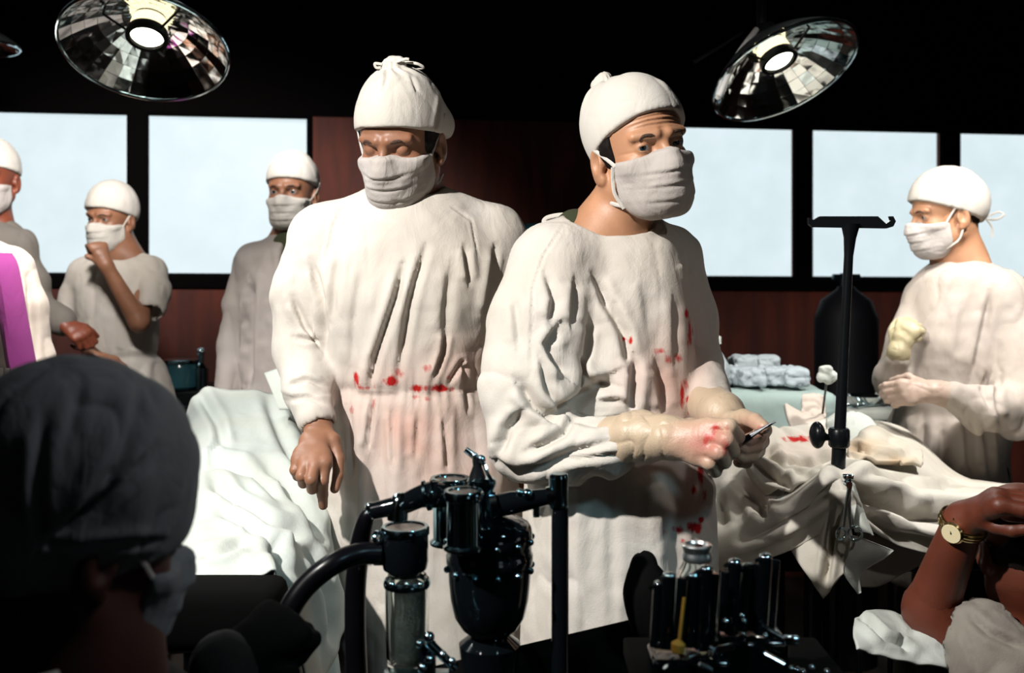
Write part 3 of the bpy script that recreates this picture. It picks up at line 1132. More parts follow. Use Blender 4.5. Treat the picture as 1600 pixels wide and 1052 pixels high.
def body_mesh(parent, skin, hd, neck, sh, el, wr, hands, hip, feet, hh=0.0024, ha=0.0024, eyes='open', arm_r=(0.036, 0.031, 0.022), neck_r=0.055, disp=None, detail=True):
    """one continuous figure: fine head and hands, coarser trunk and legs under the clothes"""
    c = hd.w(0, -0.025, -0.07)

    def fh(p):
        d = hd.field(p, eyes, detail)
        d = smin(d, rcone(p, hd.w(0, -0.030, -0.045), neck, neck_r * hd.s, neck_r * 1.12 * hd.s), 0.03)
        d = smin(d, rcone(p, neck, (neck + np.array(sh[0])) / 2, 0.05, 0.045), 0.05)
        return smin(d, rcone(p, neck, (neck + np.array(sh[1])) / 2, 0.05, 0.045), 0.05)
    lo, hi = bounds([hd.c - 0.135 * hd.s, hd.c + 0.135 * hd.s, neck - 0.10, neck + 0.10], 0.0)
    v, q = mesh_sdf(fh, lo, hi, hh)
    if disp is not None:
        n = vnormals(v, q)
        v = v + n * disp(v)[:, None]
    parts = [(v, q)]
    for s in range(2):
        if hands[s] is None:
            continue
        W = wr[s]
        pts = [a for f_ in hands[s] for a in f_[0]] + [W, np.array(el[s])]

        def fa(p, s=s, W=W):
            d = hand_field(p, W, hands[s])
            return smin(d, rcone(p, W, el[s], arm_r[2], arm_r[1]), 0.02)
        lo, hi = bounds(pts, 0.045)
        parts.append(mesh_sdf(fa, lo, hi, ha))

    def ft(p):
        sh0, sh1 = np.array(sh[0]), np.array(sh[1])
        hip_ = np.array(hip)
        mid = (sh0 + sh1) / 2 - V(0, 0, 0.06)
        d = rcone(p, mid, hip_, 0.085, 0.095)
        d = smin(d, rcone(p, sh0, sh1, 0.05, 0.05), 0.06)
        ax = (sh1 - sh0); ax = ax / np.linalg.norm(ax)
        for s in range(2):
            d = smin(d, rcone(p, np.array(sh[s]), np.array(el[s]), arm_r[0], arm_r[1]), 0.03)
            d = smin(d, rcone(p, np.array(el[s]), np.array(wr[s]), arm_r[1], arm_r[2]), 0.02)
            hp = hip_ + ax * (0.07 if s else -0.07)
            kn = (hp + np.array(feet[s])) / 2 + V(0, -0.02, 0.02)
            d = smin(d, rcone(p, hp, kn, 0.066, 0.050), 0.04)
            d = smin(d, rcone(p, kn, np.array(feet[s]), 0.052, 0.036), 0.03)
            d = smin(d, rcone(p, np.array(feet[s]) - V(0, 0, 0.03), np.array(feet[s]) + V(0, -0.15, -0.04), 0.038, 0.028), 0.02)
        return d
    lo, hi = bounds([*sh, *el, *wr, hip, *feet], 0.20)
    parts.append(mesh_sdf(ft, lo, hi, 0.014))
    v, q = join_meshes(parts)
    return mesh_obj('body', v, q, skin, parent)


def trousers_part(parent, hip, feet, sh):
    hip_ = np.array(hip)
    ax = np.array(sh[1]) - np.array(sh[0]); ax = ax / np.linalg.norm(ax)

    def f(p):
        d = rcone(p, hip_ + V(0, 0, 0.05), hip_ - V(0, 0, 0.05), 0.105, 0.105)
        for s in range(2):
            hp = hip_ + ax * (0.07 if s else -0.07)
            kn = (hp + np.array(feet[s])) / 2 + V(0, -0.02, 0.02)
            d = smin(d, rcone(p, hp, kn, 0.078, 0.062), 0.04)
            d = smin(d, rcone(p, kn, np.array(feet[s]) + V(0, 0, 0.02), 0.068, 0.058), 0.03)
        return d
    lo, hi = bounds([hip, *feet], 0.22)
    return cloth_part('trousers', f, lo, hi, 0.012, M['trouser'], parent, amp=0.003)


def shoes_part(parent, feet):
    for s in range(2):
        ft_ = np.array(feet[s])

        def f(p):
            d = rcone(p, ft_ - V(0, 0, 0.035), ft_ + V(0, -0.16, -0.05), 0.048, 0.038)
            return smax(d, -(p[:, 2] - 0.004), 0.005)
        v, q = mesh_sdf(f, ft_ + V(-0.08, -0.24, -0.12), ft_ + V(0.08, 0.09, 0.06), 0.008)
        mesh_obj('shoe', v, q, M['black'], parent)


def cuff_cut(d, p, W, E, r=0.030, length=0.035):
    """open the end of a sleeve round the wrist"""
    ax = (W - E) / np.linalg.norm(W - E)
    return smax(d, -rcone(p, W - ax * length, W + ax * 0.08, r, r), 0.004)
# ------------------------------------------------------------------ surgeon looking down (left of the pair)
def surgeon_down():
    D = 1.95
    root = thing('person', (P(630, 600, D)[0], D, 0), 'person in blood-marked white gown, head bowed in a grey-shadowed mask, one bare finger pointing down', 'person')
    hd = Head(P(625, 219, D), yaw=-16, pitch=21, roll=-2, s=1.0)
    neck = P(640, 322, 2.02)
    sh = [P(505, 372, 2.0), P(765, 372, 2.02)]
    el = [P(470, 545, 1.96), P(822, 560, 2.03)]
    wr = [P(497, 662, 1.82), P(838, 690, 2.02)]
    hip = P(640, 760, 2.0)
    feet = [V(hip[0] - 0.14, 2.0, 0.09), V(hip[0] + 0.12, 2.05, 0.09)]
    d0 = 1.73
    rh = [fin([P(521, 688, 1.78), P(529, 718, 1.765), P(528, 744, 1.75), P(523, 764, 1.74)], 0.0105),
          fin([P(508, 724, d0), P(504, 752, 1.72), P(504, 773, 1.73), P(505, 790, 1.74)], 0.0103),
          fin([P(492, 727, d0 - .005), P(486, 750, 1.70), P(488, 764, 1.72), P(494, 762, 1.75)], 0.0102),
          fin([P(477, 724, d0), P(471, 744, 1.71), P(474, 755, 1.73), P(481, 752, 1.76)], 0.0098),
          fin([P(465, 718, d0 + .01), P(461, 735, 1.73), P(465, 744, 1.75), P(472, 741, 1.775)], 0.0092)]
    lh = auto_hand(wr[1], (0, -0.1, -1), (0.3, -1, 0), 1, (20, 25, 15))
    body_mesh(root, M['skin_dark'], hd, neck, sh, el, wr, [rh, lh], hip, feet, hh=0.002, ha=0.002, eyes='closed')
    face_extras(hd, root, eyes='closed')
    hair_part(hd, root, lambda q: smax(q[:, 1] - 0.035, -(q[:, 2] + 0.050 + 0.2 * (q[:, 1] + 0.03)), 0.005))
    cap_ = cap_part(hd, root, M['cap'], front=0.046, back=-0.026, puff=0.009, drop=0.012,
             knot=[(0.006, -0.012, 0.146, 0.015), (-0.010, -0.014, 0.147, 0.012), (0.016, -0.012, 0.140, 0.009)],
             extra=lambda q, d: smin(d, ell(q, (-0.040, -0.075, 0.012), (0.045, 0.034, 0.036)), 0.03),
             lines=[([(603, 115), (598, 138)], 3, 0.002), ([(640, 118), (650, 145)], 3, 0.002), ([(690, 140), (682, 180), (678, 205)], 2.5, 0.003)])
    for k_, pts in enumerate([[(-0.015, -0.01, 0.150), (-0.045, -0.012, 0.146), (-0.056, -0.02, 0.136), (-0.040, -0.02, 0.134)],
                              [(-0.01, 0.0, 0.152), (-0.028, 0.002, 0.157), (-0.036, 0.0, 0.156)],
                              [(0.02, 0.0, 0.148), (0.034, 0.002, 0.150), (0.032, 0.002, 0.142), (0.022, 0.002, 0.142)]]):
        strap('tie', hd, pts, 0.0028, M['cap'], cap_)
    mask_ = mask_part(hd, root, M['mask'], top=-0.018)
    strap('strap', hd, [surf(hd, -0.062, 0.02, -0.030, 0.004), surf(hd, -0.070, 0.0, 0.0, 0.005), surf(hd, -0.078, -0.03, 0.045, 0.012)], 0.0024, M['mask_white'], mask_)
    strap('strap', hd, [surf(hd, 0.062, 0.03, -0.030, 0.004), surf(hd, 0.072, 0.02, 0.01, 0.006), surf(hd, 0.078, 0.0, 0.05, 0.013)], 0.0024, M['mask_white'], mask_)
    strap('strap', hd, [surf(hd, -0.055, 0.02, -0.095, 0.005), (-0.066, -0.02, -0.088), (-0.060, -0.06, -0.085)], 0.003, M['mask_white'], mask_)
    tors = sections_field([(318, 590, 700, 1.99, 0.085), (345, 545, 735, 1.99, 0.105), (400, 492, 785, 1.99, 0.125), (460, 484, 778, 1.98, 0.135), (540, 498, 768, 1.98, 0.13),
                           (606, 514, 764, 1.98, 0.125), (640, 512, 772, 1.98, 0.135), (740, 506, 812, 1.99, 0.155), (860, 505, 828, 2.0, 0.165),
                           (1000, 520, 828, 2.0, 0.17), (1150, 520, 828, 2.0, 0.18)])
    W, E = wr[0], el[0]

    def f(p):
        d = tors(p)
        d = smin(d, rcone(p, P(636, 330, 2.0), P(505, 366, 2.0), 0.055, 0.060), 0.06)
        d = smin(d, rcone(p, P(636, 330, 2.0), P(768, 366, 2.02), 0.055, 0.062), 0.06)
        a = chain(p, [P(503, 380, 1.99), P(473, 460, 1.97), P(470, 548, 1.95), P(484, 610, 1.88), P(494, 652, 1.825)], [0.068, 0.060, 0.052, 0.046, 0.036], 0.02)
        b = chain(p, [P(772, 378, 2.02), P(800, 470, 2.01), P(820, 560, 2.02), P(834, 680, 2.02)], [0.066, 0.058, 0.052, 0.042], 0.02)
        d = smin(d, smin(a, b, 0.01), 0.022)
        d = smax(d, -(np.linalg.norm((p - P(648, 300, 1.985)) / np.array((1, 1, 0.85)), axis=1) - 0.052), 0.01)
        return cuff_cut(d, p, W, E, 0.027, 0.02)
    waist = P(640, 606, 1.95)[2]

    def disp(v):
        g = np.exp(-((v[:, 2] - waist) / 0.030) ** 2)
        below = np.clip((waist + 0.02 - v[:, 2]) / 0.35, 0, 1)
        px, py = project(v)
        tor = np.clip((px - 515) / 15, 0, 1) * np.clip((py - 560) / 25, 0, 1)
        x = v[:, 0] * 1.0
        fine = np.sin(x * 330 + 5 * noise(v * V(25, 1, 12), 3)) * 0.0018 * g
        gath = noise(v * V(62, 20, 5.5), 31) * 0.0055 * (below < 0.75) * np.exp(-((v[:, 2] - waist + 0.05) / 0.10) ** 2)
        skirt = noise(v * V(24, 12, 1.6), 12) * 0.012 * np.clip(below * 2.5, 0, 1) + noise(v * V(50, 20, 3), 15) * 0.004 * np.clip(below * 2, 0, 1)
        cinch = -0.006 * np.exp(-((v[:, 2] - waist) / 0.014) ** 2)
        chest = noise(v * V(26, 10, 3.2) + V(0, 0, 9), 19) * 0.0045 * np.clip((py - 380) / 80, 0, 1) * (v[:, 2] > waist)
        return (fine + gath + skirt + cinch) * tor + chest
    L = [([(627, 415), (614, 465), (600, 506), (582, 560), (574, 603)], 6, 0.011), ([(661, 388), (645, 440), (636, 475), (618, 583)], 6, 0.009),
         ([(694, 520), (690, 550), (676, 590)], 4, 0.008), ([(723, 388), (730, 440)], 5, 0.007), ([(770, 388), (761, 449), (754, 490)], 5, 0.009),
         ([(484, 412), (500, 470), (505, 545)], 6, 0.010), ([(456, 470), (474, 512), (499, 546)], 5, 0.009), ([(462, 525), (482, 530), (500, 528)], 4, 0.006),
         ([(524, 400), (518, 450), (516, 500)], 6, 0.006), ([(579, 634), (574, 680), (571, 700)], 4, 0.008), ([(703, 602), (723, 570), (722, 590), (728, 640)], 4, 0.007),
         ([(560, 420), (548, 500), (545, 570)], 9, 0.004), ([(700, 420), (692, 480), (690, 520)], 8, 0.005), ([(650, 650), (645, 720)], 6, 0.006), ([(690, 650), (696, 740)], 6, 0.006),
         ([(610, 640), (612, 730)], 5, 0.006), ([(540, 640), (548, 740)], 6, 0.007), ([(452, 600), (478, 590), (505, 600)], 4, 0.005), ([(450, 622), (480, 618), (508, 628)], 4, 0.004),
         ([(535, 320), (520, 350), (505, 420)], 2.2, 0.002), ([(705, 325), (735, 345), (745, 400)], 2.2, 0.002)]
    spots = [(612, 597, 14, 9, 0.9), (690, 608, 20, 6, 1.0), (655, 607, 22, 6, 0.75), (556, 594, 6, 12, 0.8), (625, 582, 16, 12, 0.5), (570, 606, 18, 5, 0.6),
             (665, 578, 10, 8, 0.5), (700, 590, 6, 5, 0.6), (585, 632, 5, 14, 0.45), (548, 640, 5, 14, 0.4), (650, 622, 30, 5, 0.45)]
    washes = [(640, 680, 140, 130, 0.9), (720, 575, 60, 60, 0.8), (625, 590, 60, 30, 0.7), (740, 760, 60, 120, 0.7)]
    cloth_part('gown', f, V(-0.56, 1.66, 0.50), V(0.17, 2.26, 1.62), 0.0042, M['gown'], root, L, amp=0.0035, disp=disp, spots=spots, washes=washes, seed=2)
    # knitted cuff and neckband
    ax = (W - E) / np.linalg.norm(W - E)
    trousers_part(root, hip, feet, sh); shoes_part(root, feet)


# ------------------------------------------------------------------ surgeon looking at the camera (right of the pair)
def surgeon_front():
    D = 1.75
    root = thing('person', (P(960, 600, D)[0], D, 0), 'person in white gown with bloody gloves, looking over a mask past a tall IV pole', 'person')
    hd = Head(P(1000, 232, D), yaw=20, pitch=5, roll=11, s=1.0)
    neck = P(950, 372, 1.80)
    sh = [P(858, 430, 1.72), P(1050, 420, 1.86)]
    el = [P(808, 712, 1.64), P(1090, 585, 1.84)]
    wr = [P(1045, 684, 1.50), P(1128, 652, 1.62)]
    hip = P(960, 780, 1.78)
    feet = [V(hip[0] - 0.13, 1.74, 0.09), V(hip[0] + 0.12, 1.86, 0.09)]
    rh = [fin([P(1080, 668, 1.525), P(1112, 667, 1.535), P(1140, 676, 1.525), P(1156, 687, 1.51)], 0.0102),
          fin([P(1112, 669, 1.462), P(1139, 667, 1.445), P(1151, 682, 1.462), P(1149, 694, 1.485)], 0.0105),
          fin([P(1108, 685, 1.458), P(1134, 688, 1.435), P(1143, 704, 1.452), P(1137, 711, 1.48)], 0.0105),
          fin([P(1101, 701, 1.460), P(1123, 707, 1.437), P(1131, 721, 1.454), P(1123, 724, 1.48)], 0.010),
          fin([P(1092, 714, 1.468), P(1109, 723, 1.45), P(1117, 735, 1.464), P(1110, 733, 1.488)], 0.0092)]
    lh = [fin([P(1140, 657, 1.57), P(1162, 652, 1.535), P(1180, 658, 1.50), P(1193, 668, 1.475)], 0.0108),
          fin([P(1164, 664, 1.585), P(1194, 672, 1.545), P(1186, 682, 1.50), P(1168, 688, 1.478)], 0.0095),
          fin([P(1160, 676, 1.59), P(1190, 689, 1.545), P(1181, 697, 1.50), P(1163, 701, 1.48)], 0.0095),
          fin([P(1155, 688, 1.59), P(1184, 704, 1.545), P(1175, 712, 1.50), P(1159, 714, 1.482)], 0.009),
          fin([P(1150, 696, 1.59), P(1172, 715, 1.55), P(1166, 722, 1.515), P(1154, 722, 1.50)], 0.0082)]

    def wrinkle(v):
        l = hd.loc(v)
        m = np.exp(-((l[:, 2] - 0.046) / 0.014) ** 2) * (l[:, 1] > 0.03) * np.exp(-(l[:, 0] / 0.045) ** 4)
        fw = 0.0016 * np.sin(l[:, 2] * 860 + 6 * (l[:, 0] / 0.05) ** 2 + 1.5 * noise(l * 30, 4)) * m
        g = 0
        for s in (1, -1):
            for a in (0.2, 0.0):
                c = np.exp(-((l[:, 2] + 0.006 + 0.012 * a) / 0.0018) ** 2) * np.exp(-((l[:, 0] - s * 0.053) / 0.008) ** 2)
                g = g - 0.0011 * c * (l[:, 1] > 0)
        return fw + g
    body_mesh(root, M['skin'], hd, neck, sh, el, wr, [rh, lh], hip, feet, hh=0.0018, ha=0.0022, disp=wrinkle)
    face_extras(hd, root, gaze=(0.40, 1, 0.0))
    hair_part(hd, root, lambda q: smin(smax(q[:, 1] + 0.022, -(q[:, 2] + 0.070), 0.005),
                                       smax(np.abs(q[:, 1] - 0.012) - 0.015, -(q[:, 2] + 0.028), 0.005), 0.004), off=0.0055)
    cap_ = cap_part(hd, root, M['cap'], front=0.060, back=-0.050, puff=0.008, drop=0.006,
             knot=[(0.012, -0.072, 0.134, 0.014), (0.022, -0.082, 0.126, 0.012), (0.008, -0.085, 0.124, 0.011)],
             extra=lambda q, d: smin(d, ell(q, (0.022, -0.062, 0.060), (0.045, 0.040, 0.058)), 0.03), h=0.003,
             lines=[([(1030, 118), (1060, 150), (1072, 175)], 3, 0.002)])
    mask_ = mask_part(hd, root, M['mask'], top=-0.017, side=0.022)
    strap('strap', hd, [surf(hd, 0.062, 0.03, -0.024, 0.006), surf(hd, 0.070, 0.012, -0.008, 0.006), surf(hd, 0.079, -0.012, 0.010, 0.009)], 0.0034, M['mask_white'], mask_, flat=0.4)
    strap('strap', hd, [surf(hd, 0.054, 0.030, -0.090, 0.007), surf(hd, 0.066, 0.0, -0.080, 0.010), (0.072, -0.03, -0.068), (0.062, -0.065, -0.058)], 0.0036, M['mask_white'], mask_, flat=0.4)
    strap('side_hem', hd, [surf(hd, 0.062, 0.026, -0.024, 0.008), surf(hd, 0.066, 0.022, -0.045, 0.009), surf(hd, 0.064, 0.022, -0.070, 0.010), surf(hd, 0.054, 0.030, -0.092, 0.010)], 0.0034, M['mask_white'], mask_, flat=0.6)
    strap('necklace', hd, [(0.054, -0.056, -0.085), (0.060, -0.052, -0.115), (0.062, -0.036, -0.145), (0.048, -0.010, -0.172), (0.030, 0.012, -0.185)], 0.0012, M['gold'], root)
    # olive undershirt showing at the neck
    cloth_part('undershirt', lambda p: smin(rcone(p, P(900, 366, 1.80), P(945, 386, 1.745), 0.038, 0.030), rcone(p, P(900, 366, 1.80), P(884, 372, 1.83), 0.038, 0.032), 0.03),
               P(855, 430, 1.65), P(985, 320, 1.9), 0.004, M['olive'], root, amp=0.001)
    tors = sections_field([(352, 900, 1030, 1.80, 0.085), (375, 878, 1058, 1.80, 0.105), (420, 858, 1074, 1.80, 0.125), (480, 848, 1082, 1.79, 0.135), (560, 838, 1086, 1.78, 0.14),
                           (640, 828, 1094, 1.77, 0.14), (720, 820, 1106, 1.76, 0.145), (800, 818, 1110, 1.76, 0.15), (880, 818, 1112, 1.76, 0.155), (1010, 812, 1100, 1.76, 0.16), (1120, 818, 1100, 1.76, 0.15)])
    W, E = P(985, 688, 1.555), el[0]

    def f(p):
        d = tors(p)
        d = smin(d, rcone(p, P(945, 372, 1.80), P(866, 404, 1.76), 0.055, 0.062), 0.06)
        d = smin(d, rcone(p, P(965, 372, 1.82), P(1048, 398, 1.86), 0.050, 0.055), 0.05)
        a = chain(p, [P(868, 420, 1.73), P(842, 500, 1.69), P(822, 600, 1.655), P(824, 690, 1.63), P(880, 706, 1.60), P(940, 700, 1.575), P(975, 690, 1.555)],
                  [0.082, 0.081, 0.074, 0.062, 0.054, 0.047, 0.036], 0.02)
        b = chain(p, [P(1045, 410, 1.87), P(1070, 500, 1.87), P(1082, 570, 1.84), P(1118, 632, 1.66)], [0.062, 0.060, 0.055, 0.034], 0.02)
        d = smin(smin(d, a, 0.025), b, 0.02)
        # neck opening
        d = smax(d, -ell(p, P(955, 336, 1.765), (0.082, 0.088, 0.050)), 0.008)
        return cuff_cut(d, p, W, P(900, 700, 1.59), 0.027, 0.012)

    def disp(v):
        px, py = project(v)
        up = np.clip((py - 380) / 60, 0, 1)
        arm = np.clip((930 - px) / 40, 0, 1) * up
        bag = fold_noise(v + V(3, 1, 2), (13, 13, 9), 77) * 0.006 * arm * np.clip((py - 480) / 60, 0, 1)
        low = np.clip((py - 735) / 25, 0, 1)
        sk = (noise(v * V(30, 16, 1.8), 41) * 0.012 + noise(v * V(62, 20, 3.0), 42) * 0.005) * low * np.clip((px - 830) / 30, 0, 1)
        mid = np.clip((px - 960) / 30, 0, 1) * np.clip((py - 560) / 60, 0, 1) * (1 - low)
        return bag + sk + noise(v * V(34, 14, 3), 44) * 0.007 * mid + noise(v * V(20, 14, 6), 46) * 0.003 * up
    L = [([(927, 440), (941, 475), (968, 521), (978, 575)], 8, 0.012), ([(868, 510), (849, 539), (860, 565), (878, 589)], 8, 0.012), ([(895, 440), (890, 505)], 6, 0.007),
         ([(915, 505), (908, 550), (893, 608)], 7, 0.012), ([(866, 637), (904, 612), (952, 584)], 11, 0.018), ([(808, 603), (831, 639), (868, 667)], 8, 0.014),
         ([(814, 640), (788, 668), (774, 712)], 8, 0.010), ([(878, 640), (905, 655), (932, 658), (975, 650)], 6, 0.008), ([(988, 560), (984, 600), (981, 640)], 8, 0.014),
         ([(1023, 575), (1028, 610), (1032, 640)], 8, 0.011), ([(776, 718), (806, 730), (840, 726), (891, 703), (945, 688)], 8, 0.010),
         ([(826, 700), (850, 690), (877, 676), (895, 648)], 7, 0.010), ([(880, 716), (920, 712), (968, 706)], 5, 0.006), ([(1064, 411), (1078, 436)], 4, 0.005),
         ([(880, 350), (848, 400), (832, 450), (826, 590)], 2.0, 0.0022), ([(840, 560), (850, 610), (870, 640)], 6, 0.008), ([(955, 470), (962, 500)], 7, 0.004),
         ([(1050, 470), (1052, 560)], 8, 0.004), ([(1000, 440), (1010, 520)], 12, 0.003), ([(905, 560), (925, 590), (960, 600)], 6, 0.007), ([(930, 625), (965, 622), (985, 630)], 5, 0.006),
         ([(800, 470), (806, 540)], 7, 0.005), ([(850, 430), (862, 470), (856, 500)], 7, 0.007)]
    spots = [(975, 530, 3, 4, 1.0), (985, 533, 3, 6, 0.9), (1071, 600, 5, 12, 0.9), (1076, 626, 5, 8, 1.0), (1066, 615, 5, 20, 0.75), (1078, 645, 5, 6, 1.0), (1050, 560, 18, 10, 0.55),
             (1072, 490, 4, 10, 0.8), (1078, 520, 5, 25, 0.6), (1030, 548, 20, 6, 0.5), (1084, 825, 14, 10, 0.95), (1060, 828, 12, 8, 0.8), (1095, 740, 6, 24, 0.7), (1085, 765, 8, 8, 0.8),
             (1100, 775, 5, 14, 0.7), (1040, 830, 5, 8, 0.6), (1096, 812, 6, 6, 0.9), (1068, 846, 8, 6, 0.6)]
    washes = [(1050, 620, 60, 110, 1.0), (1080, 560, 40, 120, 0.6), (1085, 760, 35, 120, 0.7), (1000, 600, 50, 60, 0.5)]
    cloth_part('gown', f, V(-0.09, 1.42, 0.62), V(0.46, 2.02, 1.58), 0.0038, M['gown'], root, L, amp=0.0035, disp=disp, spots=spots, washes=washes, seed=8)
    # tape ties at the back of the neck
    MB().tube([P(905, 340, 1.86), P(880, 336, 1.88), P(856, 340, 1.89), P(850, 347, 1.89), P(862, 346, 1.88), P(890, 335, 1.87)], 0.0045, 8, smooth=6, flat=0.5).build('tie', M['cap'], root)
    MB().tube([P(908, 350, 1.84), P(890, 346, 1.86), P(870, 352, 1.87), P(866, 364, 1.86)], 0.004, 8, smooth=6, flat=0.5).build('tie', M['cap'], root)
    # gloves: cuff over the sleeve, thin latex over the hand
    for s, (hand, w_, cuff) in enumerate(((rh, wr[0], [P(962, 691, 1.565), P(1000, 682, 1.54), P(1046, 684, 1.505)]),
                                          (lh, wr[1], [P(1106, 632, 1.68), P(1128, 648, 1.62)]))):
        def fg(p, hand=hand, w_=w_, cuff=cuff):
            d = hand_field(p, w_, hand) - 0.0022
            d = smin(d, chain(p, cuff, [0.038, 0.039, 0.034][:len(cuff)], 0.01), 0.014)
            return d
        lo, hi = bounds([a for x in hand for a in x[0]] + cuff, 0.05)

        def dg(v):
            px, py = project(v)
            m = np.clip((1060 - px) / 20, 0, 1) if s == 0 else 0
            return m * (fold_noise(v, (48, 30, 34), 5) * 0.0024 + 0.003 * np.clip((985 - px) / 12, 0, 1)) if s == 0 else 0 * px
        cloth_part('glove', fg, lo, hi, 0.002, M['glove_stained'], root, amp=0.0006, amp2=0.0004, disp=dg, seed=14,
                   lines=[([(1120, 668), (1134, 676)], 2, 0.001)] if s == 0 else (),
                   spots=[(1120, 668, 20, 8, 0.55), (1105, 690, 16, 14, 0.42), (1135, 700, 10, 18, 0.5), (1185, 668, 8, 6, 0.4)], washes=[(1100, 690, 60, 40, 1.5), (1175, 685, 40, 40, 1.1)])
    trousers_part(root, hip, feet, sh); shoes_part(root, feet)
    # the instrument held between both hands
    t = thing('needle_holder', P(1160, 690, 1.48), 'thin dark steel instrument held between the bloody gloved hands', 'instrument')
    a, b = P(1128, 704, 1.475), P(1212, 659, 1.455)
    MB().tube([a, a + (b - a) * 0.5, b], [0.0035, 0.0032, 0.0014], 8).build('shaft', M['dark_metal'], t)
    MB().tube([a + V(0.001, 0, -0.006), a + (b - a) * 0.5 + V(0, 0, -0.003), b + V(-0.006, 0, -0.002)], [0.003, 0.003, 0.0012], 8).build('shaft', M['dark_metal'], t)
    MB().torus(a + V(-0.008, 0, -0.004), (0.2, -1, 0.1), 0.009, 0.0022).build('finger_ring', M['dark_metal'], t)


def glove_mat():
    m = cloth_mat('bloody_latex', (0.72, 0.56, 0.40), stained=True, wrinkle=0.25, wscale=40, wash=(0.72, 0.26, 0.20))
    m.node_tree.nodes['Principled BSDF'].inputs['Roughness'].default_value = 0.45
    m.node_tree.nodes['Principled BSDF'].inputs['Specular IOR Level'].default_value = 0.5
    return m


M['glove_stained'] = glove_mat()
surgeon_down()
surgeon_front()
# ------------------------------------------------------------------ staff further back
def simple_gown(root, name, rows, arms, m, lo, hi, h=0.007, amp=0.006, scale=(14, 12, 5), seed=3, cuts=(), neck_cut=None, disp=None, L=(), shoulders=None, spots=(), washes=()):
    tors = sections_field(rows)

    def f(p):
        d = tors(p)
        if shoulders is not None:
            a, b, c, r = shoulders
            d = smin(d, rcone(p, a, b, r * 0.9, r), 0.05)
            d = smin(d, rcone(p, a, c, r * 0.9, r), 0.05)
        for pts, rs in arms:
            d = smin(d, chain(p, [np.array(x) for x in pts], rs, 0.02), 0.022)
        if neck_cut is not None:
            d = smax(d, -ell(p, *neck_cut), 0.008)
        for a, b, r in cuts:
            d = smax(d, -rcone(p, a, b, r, r), 0.004)
        return d
    return cloth_part(name, f, lo, hi, h, m, root, L, amp=amp, scale=scale, seed=seed, disp=disp, spots=spots, washes=washes)


def feet_at(x, y):
    return [V(x - 0.12, y, 0.09), V(x + 0.12, y, 0.09)]


def nurse_left():
    D = 3.6
    root = thing('person', (P(180, 500, D)[0], D, 0), 'person in short-sleeved white smock pressing a fist to a white mask', 'person')
    hd = Head(P(173, 340, D), yaw=-16, pitch=8, roll=-2, s=0.95)
    neck = P(188, 398, D + 0.03)
    sh = [P(135, 428, D), P(232, 425, D + 0.02)]
    el = [P(112, 505, D - 0.02), P(217, 503, D - 0.16)]
    wr = [P(145, 556, D - 0.16), P(165, 414, D - 0.22)]
    hip = P(185, 640, D)
    feet = feet_at(hip[0], D)
    rh = auto_hand(wr[0], (0.9, -0.2, -0.35), (0.1, -0.6, 0.8), 1, (25, 35, 20))
    lh = auto_hand(wr[1], (-0.35, -0.05, 0.9), (0.55, -0.75, 0.1), -1, (75, 90, 50), size=0.85, tcurl=95)
    body_mesh(root, M['skin_dark'], hd, neck, sh, el, wr, [rh, lh], hip, feet, hh=0.004, ha=0.0035, arm_r=(0.04, 0.034, 0.023))
    face_extras(hd, root)
    hair_part(hd, root, lambda q: smax(q[:, 1] + 0.03, -(q[:, 2] + 0.06), 0.005), h=0.004)
    cap_ = cap_part(hd, root, M['cap'], front=0.046, back=-0.030, puff=0.012, drop=0.012, h=0.005)
    mask_ = mask_part(hd, root, M['mask_white'], h=0.0045)
    for s in (1, -1):
        strap('strap', hd, [surf(hd, s * 0.06, 0.02, -0.030, 0.005), surf(hd, s * 0.072, 0.0, 0.0, 0.006), surf(hd, s * 0.078, -0.03, 0.03, 0.010)], 0.0026, M['mask_white'], mask_)
    rows = [(398, 160, 212, D, 0.075), (412, 132, 240, D, 0.10), (450, 118, 246, D, 0.12), (500, 126, 246, D, 0.12), (552, 146, 242, D, 0.11), (575, 138, 256, D, 0.12), (640, 125, 270, D, 0.14), (760, 110, 285, D, 0.16)]
    arms = [([sh[0], P(120, 462, D), P(110, 490, D - 0.01)], [0.055, 0.055, 0.052]), ([sh[1], P(240, 455, D - 0.04), P(236, 480, D - 0.10)], [0.055, 0.056, 0.052])]
    w = P(0, 555, D)[2]
    disp = lambda v: noise(v * V(45, 14, 3), 8) * 0.008 * (v[:, 2] < w + 0.03) - 0.008 * np.exp(-((v[:, 2] - w) / 0.012) ** 2)
    simple_gown(root, 'smock', rows, arms, M['gown_plain'], P(95, 780, D) - V(0.1, 0.35, 0), P(290, 385, D) + V(0.1, 0.3, 0), h=0.0065, disp=disp,
                cuts=[(P(112, 488, D - 0.01), P(106, 520, D - 0.02), 0.040), (P(236, 486, D - 0.11), P(226, 500, D - 0.15), 0.040)],
                neck_cut=(P(188, 392, D - 0.03), (0.06, 0.08, 0.035)), shoulders=(neck + V(0, 0, -0.05), sh[0], sh[1], 0.06))
    trousers_part(root, hip, feet, sh); shoes_part(root, feet)


